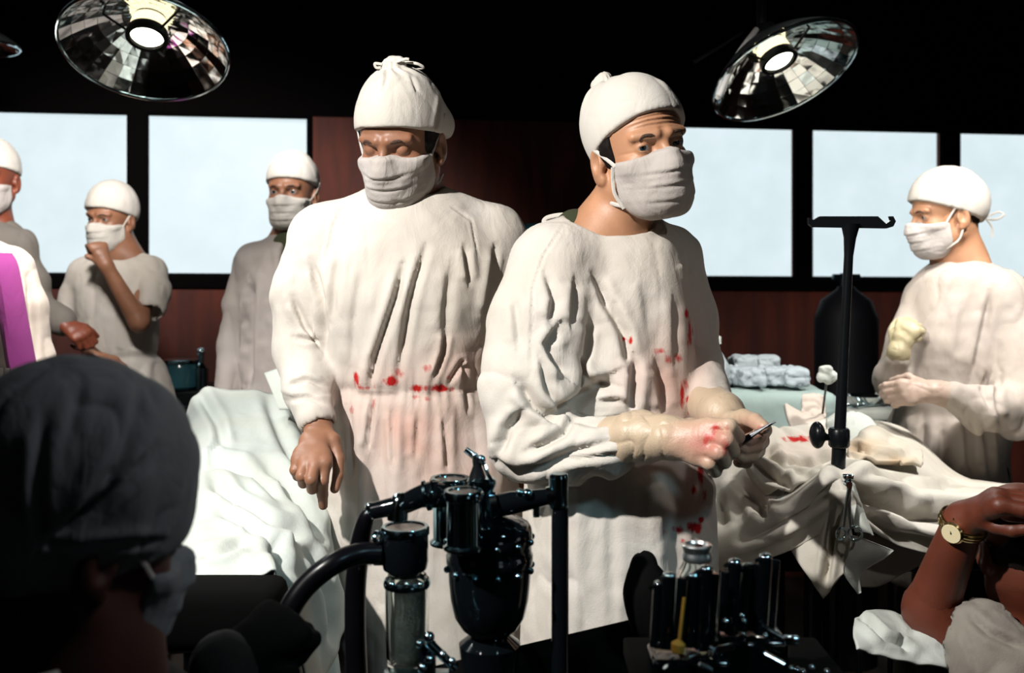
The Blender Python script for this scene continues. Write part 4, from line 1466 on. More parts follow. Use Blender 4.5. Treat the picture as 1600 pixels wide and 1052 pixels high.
def man_back():
    D = 3.25
    root = thing('person', (P(430, 500, D)[0], D, 0), 'person in pale grey gown with olive collar, standing before the second window', 'person')
    hd = Head(P(456, 300, D), yaw=-8, pitch=3, roll=0, s=0.98)
    neck = P(462, 368, D + 0.04)
    sh = [P(398, 412, D), P(505, 405, D)]
    el = [P(368, 520, D), P(520, 520, D)]
    wr = [P(352, 625, D - 0.05), P(515, 620, D - 0.05)]
    hip = P(440, 640, D); feet = feet_at(hip[0], D)
    rh = auto_hand(wr[0], (0, -0.1, -1), (-1, -0.3, 0), 1, (20, 25, 15)); lh = auto_hand(wr[1], (0, -0.1, -1), (1, -0.3, 0), -1, (20, 25, 15))
    body_mesh(root, M['skin_dark'], hd, neck, sh, el, wr, [rh, lh], hip, feet, hh=0.004, ha=0.005)
    face_extras(hd, root)
    hair_part(hd, root, lambda q: smax(q[:, 1] + 0.03, -(q[:, 2] + 0.05), 0.005), h=0.004)
    cap_ = cap_part(hd, root, M['cap'], front=0.045, back=-0.005, puff=0.008, drop=0.012, h=0.005)
    mask_ = mask_part(hd, root, M['mask_white'], h=0.0042)
    for s in (1, -1):
        strap('strap', hd, [surf(hd, s * 0.06, 0.02, -0.030, 0.005), surf(hd, s * 0.074, -0.01, 0.0, 0.010), surf(hd, s * 0.078, -0.03, 0.03, 0.012)], 0.0026, M['mask_white'], mask_)
    cloth_part('undershirt', lambda p: rcone(p, P(450, 385, D - 0.04), P(452, 420, D - 0.065), 0.05, 0.035), P(400, 460, D - 0.2), P(500, 350, D + 0.1), 0.006, M['olive'], root, amp=0.001)
    rows = [(372, 430, 485, D, 0.08), (392, 398, 512, D, 0.11), (440, 384, 520, D, 0.125), (520, 386, 515, D, 0.125), (600, 382, 520, D, 0.125), (700, 375, 525, D, 0.14), (820, 370, 530, D, 0.15)]
    arms = [([sh[0], P(376, 480, D), P(364, 540, D), P(354, 612, D - 0.05)], [0.062, 0.055, 0.048, 0.040]), ([sh[1], P(525, 520, D), P(518, 612, D - 0.04)], [0.060, 0.052, 0.04])]

    def vcut(p):
        return p
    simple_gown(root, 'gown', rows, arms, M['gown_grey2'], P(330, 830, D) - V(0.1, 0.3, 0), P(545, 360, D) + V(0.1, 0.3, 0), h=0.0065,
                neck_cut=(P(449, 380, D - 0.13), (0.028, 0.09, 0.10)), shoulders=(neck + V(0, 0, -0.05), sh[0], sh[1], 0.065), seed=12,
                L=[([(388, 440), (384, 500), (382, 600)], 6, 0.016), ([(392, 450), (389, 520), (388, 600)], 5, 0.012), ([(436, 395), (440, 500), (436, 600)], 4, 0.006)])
    trousers_part(root, hip, feet, sh); shoes_part(root, feet)


def person_edge():
    D = 3.4
    root = thing('person', (P(-15, 500, D)[0], D, 0), 'person in grey robe and white cap, face half cut by the left edge', 'person')
    hd = Head(P(-14, 278, D), yaw=6, pitch=4, roll=0, s=1.02)
    neck = P(-18, 345, D + 0.03)
    sh = [P(-80, 385, D), P(28, 385, D)]
    el = [P(-100, 490, D), P(52, 470, D)]
    wr = [P(-70, 560, D - 0.2), P(96, 505, D - 0.10)]
    hip = P(-20, 640, D); feet = feet_at(hip[0], D)
    rh = auto_hand(wr[0], (0.8, -0.1, 0), (0, -1, 0), 1); lh = auto_hand(wr[1], (0.9, -0.1, -0.5), (0, -0.6, 0.8), -1)
    body_mesh(root, M['skin_red'], hd, neck, sh, el, wr, [rh, lh], hip, feet, hh=0.0045, ha=0.005)
    face_extras(hd, root)
    cap_ = cap_part(hd, root, M['cap'], front=0.040, back=-0.005, puff=0.008, drop=0.010, h=0.005)
    mask_ = mask_part(hd, root, M['mask'], h=0.0045)
    rows = [(350, -50, 12, D, 0.08), (370, -75, 30, D, 0.11), (430, -90, 46, D, 0.12), (520, -85, 48, D, 0.125), (700, -90, 55, D, 0.14), (800, -90, 55, D, 0.14)]
    arms = [([sh[0], el[0], wr[0]], [0.06, 0.055, 0.045]), ([sh[1], P(50, 440, D), P(55, 480, D), P(98, 503, D - 0.08)], [0.055, 0.052, 0.052, 0.048])]
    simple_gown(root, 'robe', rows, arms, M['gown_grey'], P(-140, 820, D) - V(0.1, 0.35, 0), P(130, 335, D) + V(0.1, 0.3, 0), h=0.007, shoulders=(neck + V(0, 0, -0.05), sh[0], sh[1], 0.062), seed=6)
    trousers_part(root, hip, feet, sh); shoes_part(root, feet)


def chaplain():
    D = 2.6
    root = thing('person', (P(-60, 500, D)[0], D, 0), 'person in white robe with a purple stole, cut by the left edge', 'person')
    hd = Head(P(-110, 285, D), yaw=25, pitch=5, roll=0, s=1.0)
    neck = P(-100, 365, D + 0.03)
    sh = [P(-175, 415, D), P(15, 425, D)]
    el = [P(-190, 560, D), P(48, 545, D)]
    wr = [P(-110, 640, D - 0.2), P(30, 650, D - 0.15)]
    hip = P(-85, 700, D); feet = feet_at(hip[0], D)
    rh = auto_hand(wr[0], (0.8, -0.1, 0), (0, -1, 0), 1); lh = auto_hand(wr[1], (-0.7, -0.1, -0.3), (0, -1, 0.2), -1)
    body_mesh(root, M['skin_dark'], hd, neck, sh, el, wr, [rh, lh], hip, feet, hh=0.005, ha=0.005)
    cap_ = cap_part(hd, root, M['cap'], h=0.006)
    mask_ = mask_part(hd, root, M['mask'], h=0.006)
    rows = [(372, -135, -25, D, 0.09), (392, -160, 10, D, 0.12), (460, -180, 45, D, 0.13), (560, -175, 55, D, 0.135), (640, -175, 50, D, 0.14), (800, -180, 50, D, 0.15)]
    arms = [([sh[0], el[0], wr[0]], [0.06, 0.055, 0.045]), ([sh[1], P(36, 480, D), P(52, 560, D), P(32, 635, D - 0.12)], [0.060, 0.056, 0.052, 0.045])]
    simple_gown(root, 'robe', rows, arms, M['gown_rose'], P(-240, 820, D) - V(0.1, 0.35, 0), P(100, 360, D) + V(0.1, 0.3, 0), h=0.006, shoulders=(neck + V(0, 0, -0.05), sh[0], sh[1], 0.062), seed=16,
                L=[([(40, 440), (46, 520), (40, 600)], 6, 0.009), ([(20, 430), (28, 520)], 5, 0.006)])
    # stole: flat band hanging from the shoulder over the chest
    path = [(-22, 395, 0.11), (-12, 415, 0.135), (-2, 460, 0.150), (6, 510, 0.158), (14, 560, 0.162), (22, 605, 0.166), (24, 660, 0.172)]
    mb = MB(); v, f = [], []
    cs = [P(x, y, D - b) for x, y, b in path]
    cs, _ = catmull(np.array(cs), np.ones(len(cs)), 8)
    n = len(cs)
    for i, c in enumerate(cs):
        for j in range(9):
            t = (j - 4) / 4
            v.append(c + V(t * 0.034, 0.055 * abs(t) ** 2 - 0.003 * math.cos(t * 9 + i * 0.2), 0.0))
    for i, c in enumerate(cs):
        for j in range(9):
            v.append(np.array(v[i * 9 + j]) + V(0, 0.006, 0))
    o = n * 9
    for i in range(n - 1):
        for j in range(8):
            a, b, c_, d = i * 9 + j, i * 9 + j + 1, (i + 1) * 9 + j + 1, (i + 1) * 9 + j
            f += [(a, b, c_, d), (d + o, c_ + o, b + o, a + o)]
        f += [(i * 9, (i + 1) * 9, (i + 1) * 9 + o, i * 9 + o), ((i + 1) * 9 + 8, i * 9 + 8, i * 9 + 8 + o, (i + 1) * 9 + 8 + o)]
    mb.add(v, f).build('stole', M['magenta'], root)
    # brocade patch across the stole end
    c = P(17, 590, D - 0.170)
    p2 = MB()
    for k_ in range(4):
        p2.box(c + V((k_ - 1.5) * 0.016, 0.0, 0), (0.004, 0.003, 0.022))
    p2.build('stole_embroidery', M['gown_grey'], root, smooth=False)
    trousers_part(root, hip, feet, sh); shoes_part(root, feet)


def nurse_right():
    D = 2.85
    root = thing('person', (P(1500, 600, D)[0], D, 0), 'person in pale gown and cream gloves, in profile with hands raised before the last windows', 'person')
    hd = Head(P(1476, 334, D), yaw=-90, pitch=4, roll=5, s=0.98)
    neck = P(1500, 405, D + 0.02)
    sh = [P(1450, 465, D + 0.06), P(1560, 465, D - 0.08)]
    el = [P(1395, 590, D - 0.02), P(1582, 640, D - 0.18)]
    wr = [P(1404, 552, D - 0.12), P(1458, 612, D - 0.26)]
    hip = P(1490, 740, D); feet = feet_at(hip[0], D)
    rh = auto_hand(wr[0], (0.35, 0.02, 0.9), (-0.7, -0.7, 0.1), -1, (70, 90, 45), size=0.95)
    lh = auto_hand(wr[1], (-0.95, -0.05, -0.02), (0.0, -0.9, 0.3), 1, (42, 48, 28), size=0.92, tcurl=50)
    body_mesh(root, M['skin'], hd, neck, sh, el, wr, [rh, lh], hip, feet, hh=0.003, ha=0.003)
    face_extras(hd, root)
    hair_part(hd, root, lambda q: smax(q[:, 1] + 0.050, -(q[:, 2] + 0.062), 0.005), h=0.0035)
    cap_ = cap_part(hd, root, M['cap'], front=0.052, back=-0.045, puff=0.013, drop=0.006, h=0.004,
             extra=lambda q, d: smin(d, ell(q, (0, -0.062, 0.020), (0.065, 0.062, 0.066)), 0.03),
             lines=[([(1490, 280), (1488, 320), (1480, 350)], 4, 0.003), ([(1500, 276), (1515, 320)], 3, 0.002)])
    for pts in ([(0.0, -0.118, -0.035), (0.004, -0.150, -0.040), (0.008, -0.175, -0.030), (0.010, -0.160, -0.020), (0.0, -0.122, -0.028)],
                [(0.0, -0.118, -0.035), (0.0, -0.130, -0.060), (0.004, -0.128, -0.090)]):
        strap('tie', hd, pts, 0.0032, M['cap'], cap_)
    mask_ = mask_part(hd, root, M['mask'], h=0.0032, side=0.018)
    for s in (1, -1):
        strap('strap', hd, [surf(hd, s * 0.06, 0.03, -0.028, 0.005), surf(hd, s * 0.072, 0.012, 0.0, 0.006), surf(hd, s * 0.08, -0.01, 0.03, 0.012)], 0.003, M['mask_white'], mask_)
        strap('strap', hd, [surf(hd, s * 0.052, 0.035, -0.095, 0.005), surf(hd, s * 0.066, 0.0, -0.07, 0.008), surf(hd, s * 0.07, -0.02, -0.01, 0.012)], 0.003, M['mask_white'], mask_)
    rows = [(408, 1462, 1545, D, 0.085), (432, 1440, 1585, D, 0.12), (480, 1425, 1600, D, 0.14), (540, 1412, 1600, D, 0.145), (600, 1402, 1590, D, 0.14),
            (640, 1400, 1575, D, 0.14), (700, 1388, 1565, D, 0.15), (780, 1375, 1570, D, 0.17), (900, 1370, 1575, D, 0.18)]
    arms = [([sh[0], P(1415, 530, D + 0.0), P(1390, 596, D - 0.03), P(1392, 585, D - 0.07), P(1400, 562, D - 0.11)], [0.058, 0.05, 0.044, 0.042, 0.034]),
            ([sh[1], P(1592, 550, D - 0.12), P(1590, 640, D - 0.18), P(1530, 640, D - 0.24), P(1488, 618, D - 0.26)], [0.075, 0.080, 0.070, 0.058, 0.038])]
    w = P(0, 640, D)[2]
    disp = lambda v: (noise(v * V(24, 16, 2.2), 9) * 0.014 * np.clip((w - v[:, 2]) / 0.08, 0, 1) - 0.006 * np.exp(-((v[:, 2] - w) / 0.02) ** 2)
                      + fold_noise(v, (22, 20, 14), 66) * 0.005 * (v[:, 0] > P(1520, 0, D)[0]) * np.exp(-((v[:, 2] - w) / 0.12) ** 2))
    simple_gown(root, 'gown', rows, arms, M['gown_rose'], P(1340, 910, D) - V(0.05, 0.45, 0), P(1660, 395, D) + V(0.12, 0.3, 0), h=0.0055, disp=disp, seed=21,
                shoulders=(neck + V(0, 0, -0.06), sh[0], sh[1], 0.060), neck_cut=(P(1498, 398, D), (0.055, 0.07, 0.03)),
                L=[([(1545, 455), (1530, 520), (1515, 590)], 6, 0.010), ([(1490, 430), (1475, 470), (1465, 540)], 10, 0.004), ([(1500, 480), (1490, 560)], 9, 0.004),
                   ([(1540, 580), (1530, 610), (1545, 640)], 5, 0.009), ([(1560, 585), (1552, 620), (1560, 660)], 5, 0.008), ([(1470, 670), (1465, 740)], 6, 0.008),
                   ([(1505, 650), (1512, 740)], 6, 0.010), ([(1440, 660), (1432, 730)], 6, 0.008), ([(1535, 670), (1545, 745)], 6, 0.010)])
    for s, (hand, w_, e_, c_) in enumerate(((rh, wr[0], P(1396, 582, D - 0.08), M['glove_cream']), (lh, wr[1], P(1492, 620, D - 0.25), M['glove_pink']))):
        def fg(p, hand=hand, w_=w_, e_=e_):
            return smin(hand_field(p, w_, hand) - 0.0022, rcone(p, w_, e_, 0.031, 0.037), 0.012)
        lo, hi = bounds([a for x in hand for a in x[0]] + [w_, e_], 0.055)
        cloth_part('glove', fg, lo, hi, 0.0032, c_, root, amp=0.0014, scale=(50, 50, 40), amp2=0.0005)
    trousers_part(root, hip, feet, sh); shoes_part(root, feet)


# ------------------------------------------------------------------ people nearest the camera
def front_left():
    D = 0.86
    root = thing('person', (P(130, 900, D)[0], D, 0), 'dark person seen from behind in a crumpled grey cap, filling the lower left corner', 'person')
    hd = Head(P(138, 822, D), yaw=134, pitch=10, roll=-8, s=0.90)
    neck = P(112, 1030, D + 0.0)
    sh = [P(330, 1270, D + 0.06), P(-140, 1250, D - 0.02)]
    el = [P(380, 1600, D + 0.1), P(-200, 1600, D)]
    wr = [P(352, 1040, D + 0.20), P(-50, 1500, D + 0.3)]
    fh_ = auto_hand(wr[0], (0.55, 0.45, 0.30), (0.3, -0.6, 0.75), 1, (60, 80, 40), size=0.9, tcurl=70)
    hip = P(60, 1700, D); feet = feet_at(hip[0], D)
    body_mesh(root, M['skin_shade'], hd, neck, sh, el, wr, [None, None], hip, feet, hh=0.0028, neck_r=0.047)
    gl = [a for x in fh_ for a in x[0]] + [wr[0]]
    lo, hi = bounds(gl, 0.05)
    cloth_part('glove', lambda p: smin(hand_field(p, wr[0], fh_) - 0.002, rcone(p, wr[0], wr[0] * 0.7 + el[0] * 0.3, 0.03, 0.042), 0.015), lo, hi, 0.003, M['matt_glove'], root, amp=0.001)  # hand out of the light, drawn as a black glove
    hair_part(hd, root, lambda q: smax(q[:, 1] + 0.010, -(q[:, 2] + 0.075), 0.005), h=0.003)
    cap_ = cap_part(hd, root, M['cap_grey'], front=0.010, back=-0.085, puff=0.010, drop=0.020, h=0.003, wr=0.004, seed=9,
             extra=lambda q, d: smin(smin(d, ell(q, (0.0, -0.045, 0.07), (0.082, 0.085, 0.082)), 0.04), ell(q, (0, -0.075, 0.0), (0.06, 0.05, 0.05)), 0.03),
             lines=[([(215, 590), (205, 650), (180, 720), (120, 800), (60, 850)], 14, 0.007), ([(230, 700), (190, 750), (140, 790), (80, 840)], 9, 0.005), ([(225, 590), (240, 640)], 8, 0.004),
                    ([(60, 660), (50, 760), (55, 840)], 10, 0.004), ([(250, 840), (170, 845), (80, 850)], 7, 0.004), ([(120, 600), (100, 680)], 10, 0.003)])
    # tied tails of the cap and the mask straps
    for pts, r in (([(0.03, -0.118, -0.03), (0.045, -0.135, -0.055), (0.030, -0.130, -0.085), (0.0, -0.120, -0.080)], 0.008),
                   ([(0.03, -0.118, -0.03), (0.0, -0.135, -0.050), (-0.030, -0.120, -0.075), (-0.02, -0.105, -0.110)], 0.007),
                   ([(0.03, -0.115, -0.035), (0.05, -0.115, -0.075), (0.035, -0.105, -0.115), (0.0, -0.100, -0.125)], 0.009)):
        strap('tie', hd, pts, r, M['cap_grey'], cap_, flat=0.35)
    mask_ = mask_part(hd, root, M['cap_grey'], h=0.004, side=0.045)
    strap('strap', hd, [surf(hd, 0.060, 0.050, -0.030, 0.006), surf(hd, 0.078, 0.01, 0.0, 0.006), surf(hd, 0.08, -0.05, 0.010, 0.016)], 0.0030, M['mask'], mask_, flat=0.4)
    strap('strap', hd, [surf(hd, 0.050, 0.055, -0.100, 0.007), surf(hd, 0.064, 0.020, -0.110, 0.008), (0.068, -0.02, -0.118), (0.062, -0.055, -0.125), (0.03, -0.085, -0.128)], 0.0055, M['mask'], mask_, flat=0.35)
    tors = sections_field([(1015, 30, 200, D, 0.062), (1060, 10, 240, D, 0.075), (1120, -40, 320, D, 0.09), (1200, -150, 370, D, 0.12), (1400, -170, 370, D, 0.13), (1800, -160, 350, D, 0.14)])

    def f(p):
        d = smin(tors(p), rcone(p, neck - V(0, 0, 0.07), sh[0], 0.06, 0.065), 0.05)
        d = smin(d, rcone(p, neck - V(0, 0, 0.07), sh[1], 0.06, 0.065), 0.05)
        for s in range(2):
            d = smin(d, rcone(p, sh[s], el[s], 0.062, 0.055), 0.03)
            d = smin(d, rcone(p, el[s], wr[s], 0.052, 0.038), 0.02)
        return d
    lo, hi = bounds([*sh, *el, *wr, hip], 0.12)
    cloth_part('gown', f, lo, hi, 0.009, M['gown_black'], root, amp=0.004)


def front_right():
    D = 1.55
    root = thing('person', (P(1640, 1000, D)[0], D, 0), 'person in pale tunic with a gold watch, hand clasped over a bowed head', 'person')
    hd = Head(P(1594, 853, D), yaw=180, pitch=12, roll=0, s=0.80)
    neck = P(1632, 985, D + 0.02)
    sh = [P(1760, 1080, D + 0.08), P(1590, 1070, D - 0.04)]
    el = [P(1840, 1330, D), P(1453, 955, D + 0.02)]
    wr = [P(1700, 1450, D - 0.1), P(1506, 815, D - 0.06)]
    hip = P(1680, 1350, D); feet = feet_at(hip[0], D)
    hz = D - 0.15
    lh = [fin([P(1530, 812, hz + 0.05), P(1556, 822, hz + 0.03), P(1582, 828, hz + 0.01), P(1606, 826, hz)], 0.0115),
          fin([P(1562, 790, hz), P(1598, 797, hz - .01), P(1624, 806, hz), P(1644, 816, hz + .01)], 0.0110),
          fin([P(1562, 781, hz + .02), P(1604, 787, hz + .01), P(1634, 796, hz + .01), P(1652, 806, hz + .02)], 0.0110),
          fin([P(1560, 776, hz + .04), P(1600, 779, hz + .03), P(1630, 788, hz + .03), P(1645, 798, hz + .04)], 0.0105),
          fin([P(1556, 774, hz + .06), P(1590, 774, hz + .05), P(1612, 780, hz + .05), P(1630, 790, hz + .06)], 0.0095)]
    body_mesh(root, M['skin_red2'], hd, neck, sh, el, wr, [None, lh], hip, feet, hh=0.003, ha=0.003, arm_r=(0.046, 0.040, 0.028))
    hair_part(hd, root, lambda q: smax(smax(q[:, 1] - 0.002, q[:, 2] - 0.012 + 0.012 * np.sin(q[:, 0] * 160), 0.005), -(q[:, 2] + 0.09), 0.005), h=0.003, off=0.005)

    def f(p):
        d = rcone(p, P(1668, 1115, D + 0.03), P(1800, 1120, D + 0.06), 0.155, 0.15)
        d = smin(d, rcone(p, P(1690, 1120, D + 0.02), hip, 0.16, 0.17), 0.06)
        sl = chain(p, [P(1600, 1075, D - 0.05), P(1566, 1035, D - 0.05), P(1532, 1000, D - 0.04)], [0.090, 0.074, 0.062], 0.02)
        sl = smax(sl, -rcone(p, P(1534, 1002, D - 0.03), P(1480, 975, D), 0.050, 0.052), 0.004)
        d = smin(d, sl, 0.03)
        d = smax(d, -ell(p, P(1640, 930, D), (0.090, 0.18, 0.075)), 0.012)
        return smin(d, rcone(p, sh[0], el[0], 0.062, 0.055), 0.03)
    lo, hi = bounds([P(1490, 940, D), hip, sh[0], el[0]], 0.20)
    cloth_part('tunic', f, lo, hi, 0.006, M['gown_mid'], root, amp=0.005, scale=(18, 18, 18), seed=4,
               lines=[([(1520, 960), (1545, 985), (1600, 1010)], 6, 0.009), ([(1555, 945), (1570, 950), (1600, 925)], 4, 0.006), ([(1503, 990), (1515, 1020), (1525, 1050)], 4, 0.004)])
    w = thing('wristwatch', P(1501, 813, D - 0.06), 'gold wristwatch on the bent forearm at the lower right', 'watch')
    W, E = wr[1], el[1]
    ax = (W - E); ax /= np.linalg.norm(ax)
    c = W - ax * 0.004
    MB().torus(c, ax, 0.0330, 0.0032, 36, 8).build('strap', M['gold'], w)
    for k_ in (-1, 1):
        MB().torus(c + ax * 0.0055 * k_, ax, 0.0325, 0.0028, 36, 8).build('strap_edge', M['gold'], w)
    fa = V(-0.62, -0.72, 0.12); fa -= ax * (fa @ ax); fa /= np.linalg.norm(fa)
    fc = c + fa * 0.031
    MB().lathe(fc, fa, [(0, 0.016), (0.005, 0.0175), (0.008, 0.0155)], 28).build('case', M['gold'], w)
    MB().lathe(fc + fa * 0.008, fa, [(0, 0.0145), (0.0008, 0.0142)], 28).build('dial', M['dial'], w)
    MB().tube([fc + fa * 0.0094, fc + fa * 0.0094 + V(0, 0, 0.009)], 0.0006, 6).tube([fc + fa * 0.0094, fc + fa * 0.0094 + ax * 0.004 + V(0.004, 0, 0.002)], 0.0007, 6).build('hands', M['black'], w)
    MB().lathe(fc + V(0, 0, 0.0175), (0, 0, 1), [(0, 0.002), (0.003, 0.002)], 10).build('crown', M['gold'], w)


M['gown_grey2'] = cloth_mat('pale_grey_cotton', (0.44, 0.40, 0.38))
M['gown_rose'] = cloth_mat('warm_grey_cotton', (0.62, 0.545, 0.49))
M['gown_mid'] = cloth_mat('mid_grey_cotton', (0.34, 0.31, 0.27))  # pale tunic greyed in its colour, carrying the dimness of the corner
M['gown_black'] = cloth_mat('charcoal_cotton', (0.010, 0.009, 0.008))  # gown colour blackened to stand for missing light
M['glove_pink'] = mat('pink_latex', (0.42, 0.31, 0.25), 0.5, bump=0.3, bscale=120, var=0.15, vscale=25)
M['skin_red2'] = mat('deep_ruddy_skin', (0.115, 0.026, 0.012), 0.5, bump=0.15, bscale=260, var=0.25, vscale=14)  # skin colour darkened to stand in for the dim corner
M['matt_glove'] = mat('black_rubber_glove', (0.002, 0.002, 0.002), 0.9, **{'Specular IOR Level': 0.05})  # black colour stands in for shade on the hand
M['skin_shade'] = mat('deep_brown_skin', (0.05, 0.011, 0.006), 0.6, bump=0.15, bscale=260, var=0.2, vscale=18)  # shade put into the skin colour of the foreground figure
M['dial'] = mat('cream_dial', (0.75, 0.66, 0.42), 0.3)
nurse_left(); man_back(); person_edge(); chaplain(); nurse_right(); front_left(); front_right()
# ------------------------------------------------------------------ cloth sheets from control nets
def net_sheet(name, rows, m, parent=None, nu=14, nv=14, thick=0.003, amp=0.004, scale=(9, 9, 9), seed=1, lines=(), spots=(), washes=(), sub=1, disp=None):
    """rows of (px, py, depth) control points -> smooth cloth"""
    G = np.array([[P(*c) for c in r] for r in rows])
    def up(A, k):
        out = []
        for i in range(A.shape[1]):
            a, _ = catmull(A[:, i], np.ones(len(A)), k)
            out.append(a)
        return np.stack(out, 1)
    G = up(G, nv)
    G = np.transpose(up(np.transpose(G, (1, 0, 2)), nu), (1, 0, 2))
    R, C = G.shape[:2]
    v = G.reshape(-1, 3)
    i, j = np.meshgrid(np.arange(R - 1), np.arange(C - 1), indexing='ij')
    a = (i * C + j).ravel()
    q = np.stack([a, a + C, a + C + 1, a + 1], 1)
    n = vnormals(v, q)
    if n[:, 1].mean() > 0 and n[:, 2].mean() < 0.2 or n[:, 2].mean() < -0.2:
        q = q[:, ::-1]; n = -n
    v = v + n * (amp * fold_noise(v, scale, seed) + 0.0012 * noise(v * 40, seed))[:, None]
    if disp is not None:
        v = v + n * disp(v)[:, None]
    if lines:
        px, py = project(v)
        d = np.zeros(len(v))
        for pts, w, dep in lines:
            s, side, t = seg_dist(px, py, pts)
            tp = np.clip(np.minimum(t, 1 - t) * 5 + 0.2, 0, 1)
            d += 1.5 * tp * dep * (-np.exp(-(s / w) ** 2) + 0.6 * np.exp(-((s - 1.9 * w) / (1.1 * w)) ** 2))
        v = v + n * d[:, None]
    n = vnormals(v, q)
    col = None
    if spots or washes:
        col = stain_attr(v, np.tile(V(0, -1, 0), (len(v), 1)), spots, washes)
        col = np.concatenate([col, col])
    V2 = np.concatenate([v, v - n * thick])
    N = len(v)
    qs = [q, q[:, ::-1] + N]
    fl = q[0][1] != a[0] + C
    edge = [(k, k + 1) for k in range(C - 1)] + [((R - 1) * C + k + 1, (R - 1) * C + k) for k in range(C - 1)]
    edge += [((k + 1) * C, k * C) for k in range(R - 1)] + [(k * C + C - 1, (k + 1) * C + C - 1) for k in range(R - 1)]
    e = np.array(edge)
    qs.append(np.stack([e[:, 0], e[:, 1], e[:, 1] + N, e[:, 0] + N], 1))
    return mesh_obj(name, V2, np.concatenate(qs), m, parent, colors=col)


# ------------------------------------------------------------------ left operating table with a covered patient
def left_table():
    t = thing('operating_table', V(-0.55, 1.9, 0), 'black padded operating table under the white sheet at the left', 'table')
    ang = math.atan2(0.32, 1.26)
    Rt = np.array([[math.cos(ang), -math.sin(ang), 0], [math.sin(ang), math.cos(ang), 0], [0, 0, 1]])
    MB().box(V(-0.565, 2.03, 0.895), (0.11, 0.52, 0.03), R=Rt, bev=0.02).build('tabletop', M['black'], t)
    # arm pad sticking out under the hem
    MB().box(P(352, 956, 1.34), (0.078, 0.05, 0.040), bev=0.02).build('headrest', M['matt_black'], t)
    MB().lathe(V(-0.565, 2.03, 0.01), (0, 0, 1), [(0, 0.20), (0.03, 0.20), (0.06, 0.10), (0.5, 0.09), (0.52, 0.10), (0.86, 0.10)], 32).build('pedestal', M['dark_metal'], t)
    # the patient under the sheet
    pt = thing('person', V(-0.55, 1.9, 1.0), 'patient covered by the white sheet, one dark arm showing under its hem', 'person')

    def dn(x, y, d_):
        return P(x, y, d_) - V(0, 0, 0.10)

    def f(p):
        d = chain(p, [dn(358, 890, 1.46), dn(370, 850, 1.62), dn(368, 800, 1.82), dn(366, 745, 2.05)], [0.040, 0.052, 0.054, 0.050], 0.04)
        for s in (-24, 24):
            d = smin(d, chain(p, [dn(366 + s, 748, 2.05), dn(362 + s * 0.9, 692, 2.38), dn(362 + s * 0.9, 660, 2.52)], [0.042, 0.035, 0.030], 0.02), 0.03)
        d = smin(d, rcone(p, P(345, 930, 1.46), P(340, 955, 1.36), 0.034, 0.030), 0.04)
        return d
    lo, hi = bounds([V(-0.75, 1.28, 0.93), V(-0.38, 2.7, 1.15), P(380, 1030, 1.28)], 0.06)
    v, q = mesh_sdf(f, lo, hi, 0.008)
    mesh_obj('body', v, q, M['skin_red'], pt)
    L = [([(310, 612), (340, 660), (350, 700)], 7, 0.009), ([(300, 735), (340, 728), (400, 742), (450, 790)], 9, 0.014), ([(330, 755), (370, 790), (420, 822), (470, 842)], 8, 0.014),
         ([(400, 720), (440, 750), (480, 800), (500, 840)], 9, 0.014), ([(345, 800), (390, 830), (430, 850), (450, 900)], 7, 0.012), ([(415, 615), (440, 680), (470, 740)], 9, 0.008),
         ([(340, 690), (330, 720)], 5, 0.005), ([(310, 870), (345, 862), (390, 848)], 6, 0.007), ([(420, 860), (435, 890), (450, 950)], 7, 0.012), ([(480, 860), (510, 930), (520, 1000)], 8, 0.014)]
    sh = net_sheet('bed_sheet', [
        [(240, 760, 2.62), (272, 690, 2.62), (310, 612, 2.62), (362, 609, 2.64), (416, 610, 2.64), (452, 640, 2.60), (480, 760, 2.58)],
        [(225, 800, 2.35), (262, 730, 2.35), (300, 668, 2.35), (360, 652, 2.38), (425, 660, 2.38), (480, 700, 2.32), (520, 820, 2.30)],
        [(205, 860, 2.0), (250, 780, 2.0), (300, 722, 2.02), (365, 712, 2.05), (435, 725, 2.05), (500, 775, 2.0), (535, 900, 1.98)],
        [(190, 900, 1.78), (240, 820, 1.78), (300, 775, 1.80), (370, 770, 1.82), (445, 782, 1.82), (515, 850, 1.80), (530, 960, 1.80)],
        [(180, 940, 1.60), (235, 870, 1.60), (300, 828, 1.60), (370, 822, 1.62), (440, 835, 1.64), (505, 900, 1.66), (528, 1010, 1.70)],
        [(190, 960, 1.48), (240, 900, 1.46), (305, 868, 1.44), (360, 862, 1.44), (420, 868, 1.46), (478, 930, 1.56), (512, 1060, 1.64)],
        [(200, 975, 1.44), (245, 935, 1.41), (308, 906, 1.385), (360, 906, 1.38), (432, 908, 1.385), (462, 990, 1.50), (492, 1110, 1.58)]],
        M['sheet'], None, 14, 14, amp=0.007, scale=(7, 5, 7), seed=5, lines=L)
    tag(sh, 'white sheet draped over the patient on the left table', 'sheet')
    fl = net_sheet('folded_towel', [[(412, 582, 2.45), (440, 576, 2.45), (462, 580, 2.45)], [(424, 610, 2.40), (450, 606, 2.40), (472, 612, 2.40)], [(436, 640, 2.36), (460, 640, 2.36), (480, 645, 2.36)]],
                   M['sheet'], None, 8, 8, amp=0.003, seed=2)
    tag(fl, 'small white towel corner beside the bowed surgeon\'s sleeve', 'towel')
    # lower white cloth seen below the pad
    lw = net_sheet('floor_cloth', [[(378, 985, 1.75), (410, 990, 1.75), (450, 990, 1.78), (520, 985, 1.8)], [(365, 1030, 1.7), (410, 1030, 1.7), (455, 1030, 1.72), (530, 1035, 1.75)],
                                   [(360, 1100, 1.65), (410, 1105, 1.65), (460, 1110, 1.66), (540, 1110, 1.7)]], M['sheet'], None, 8, 8, amp=0.006, seed=3)
    fl['kind'] = 'thing'
    tag(lw, 'white cloth hanging beneath the black pad of the left table', 'cloth')


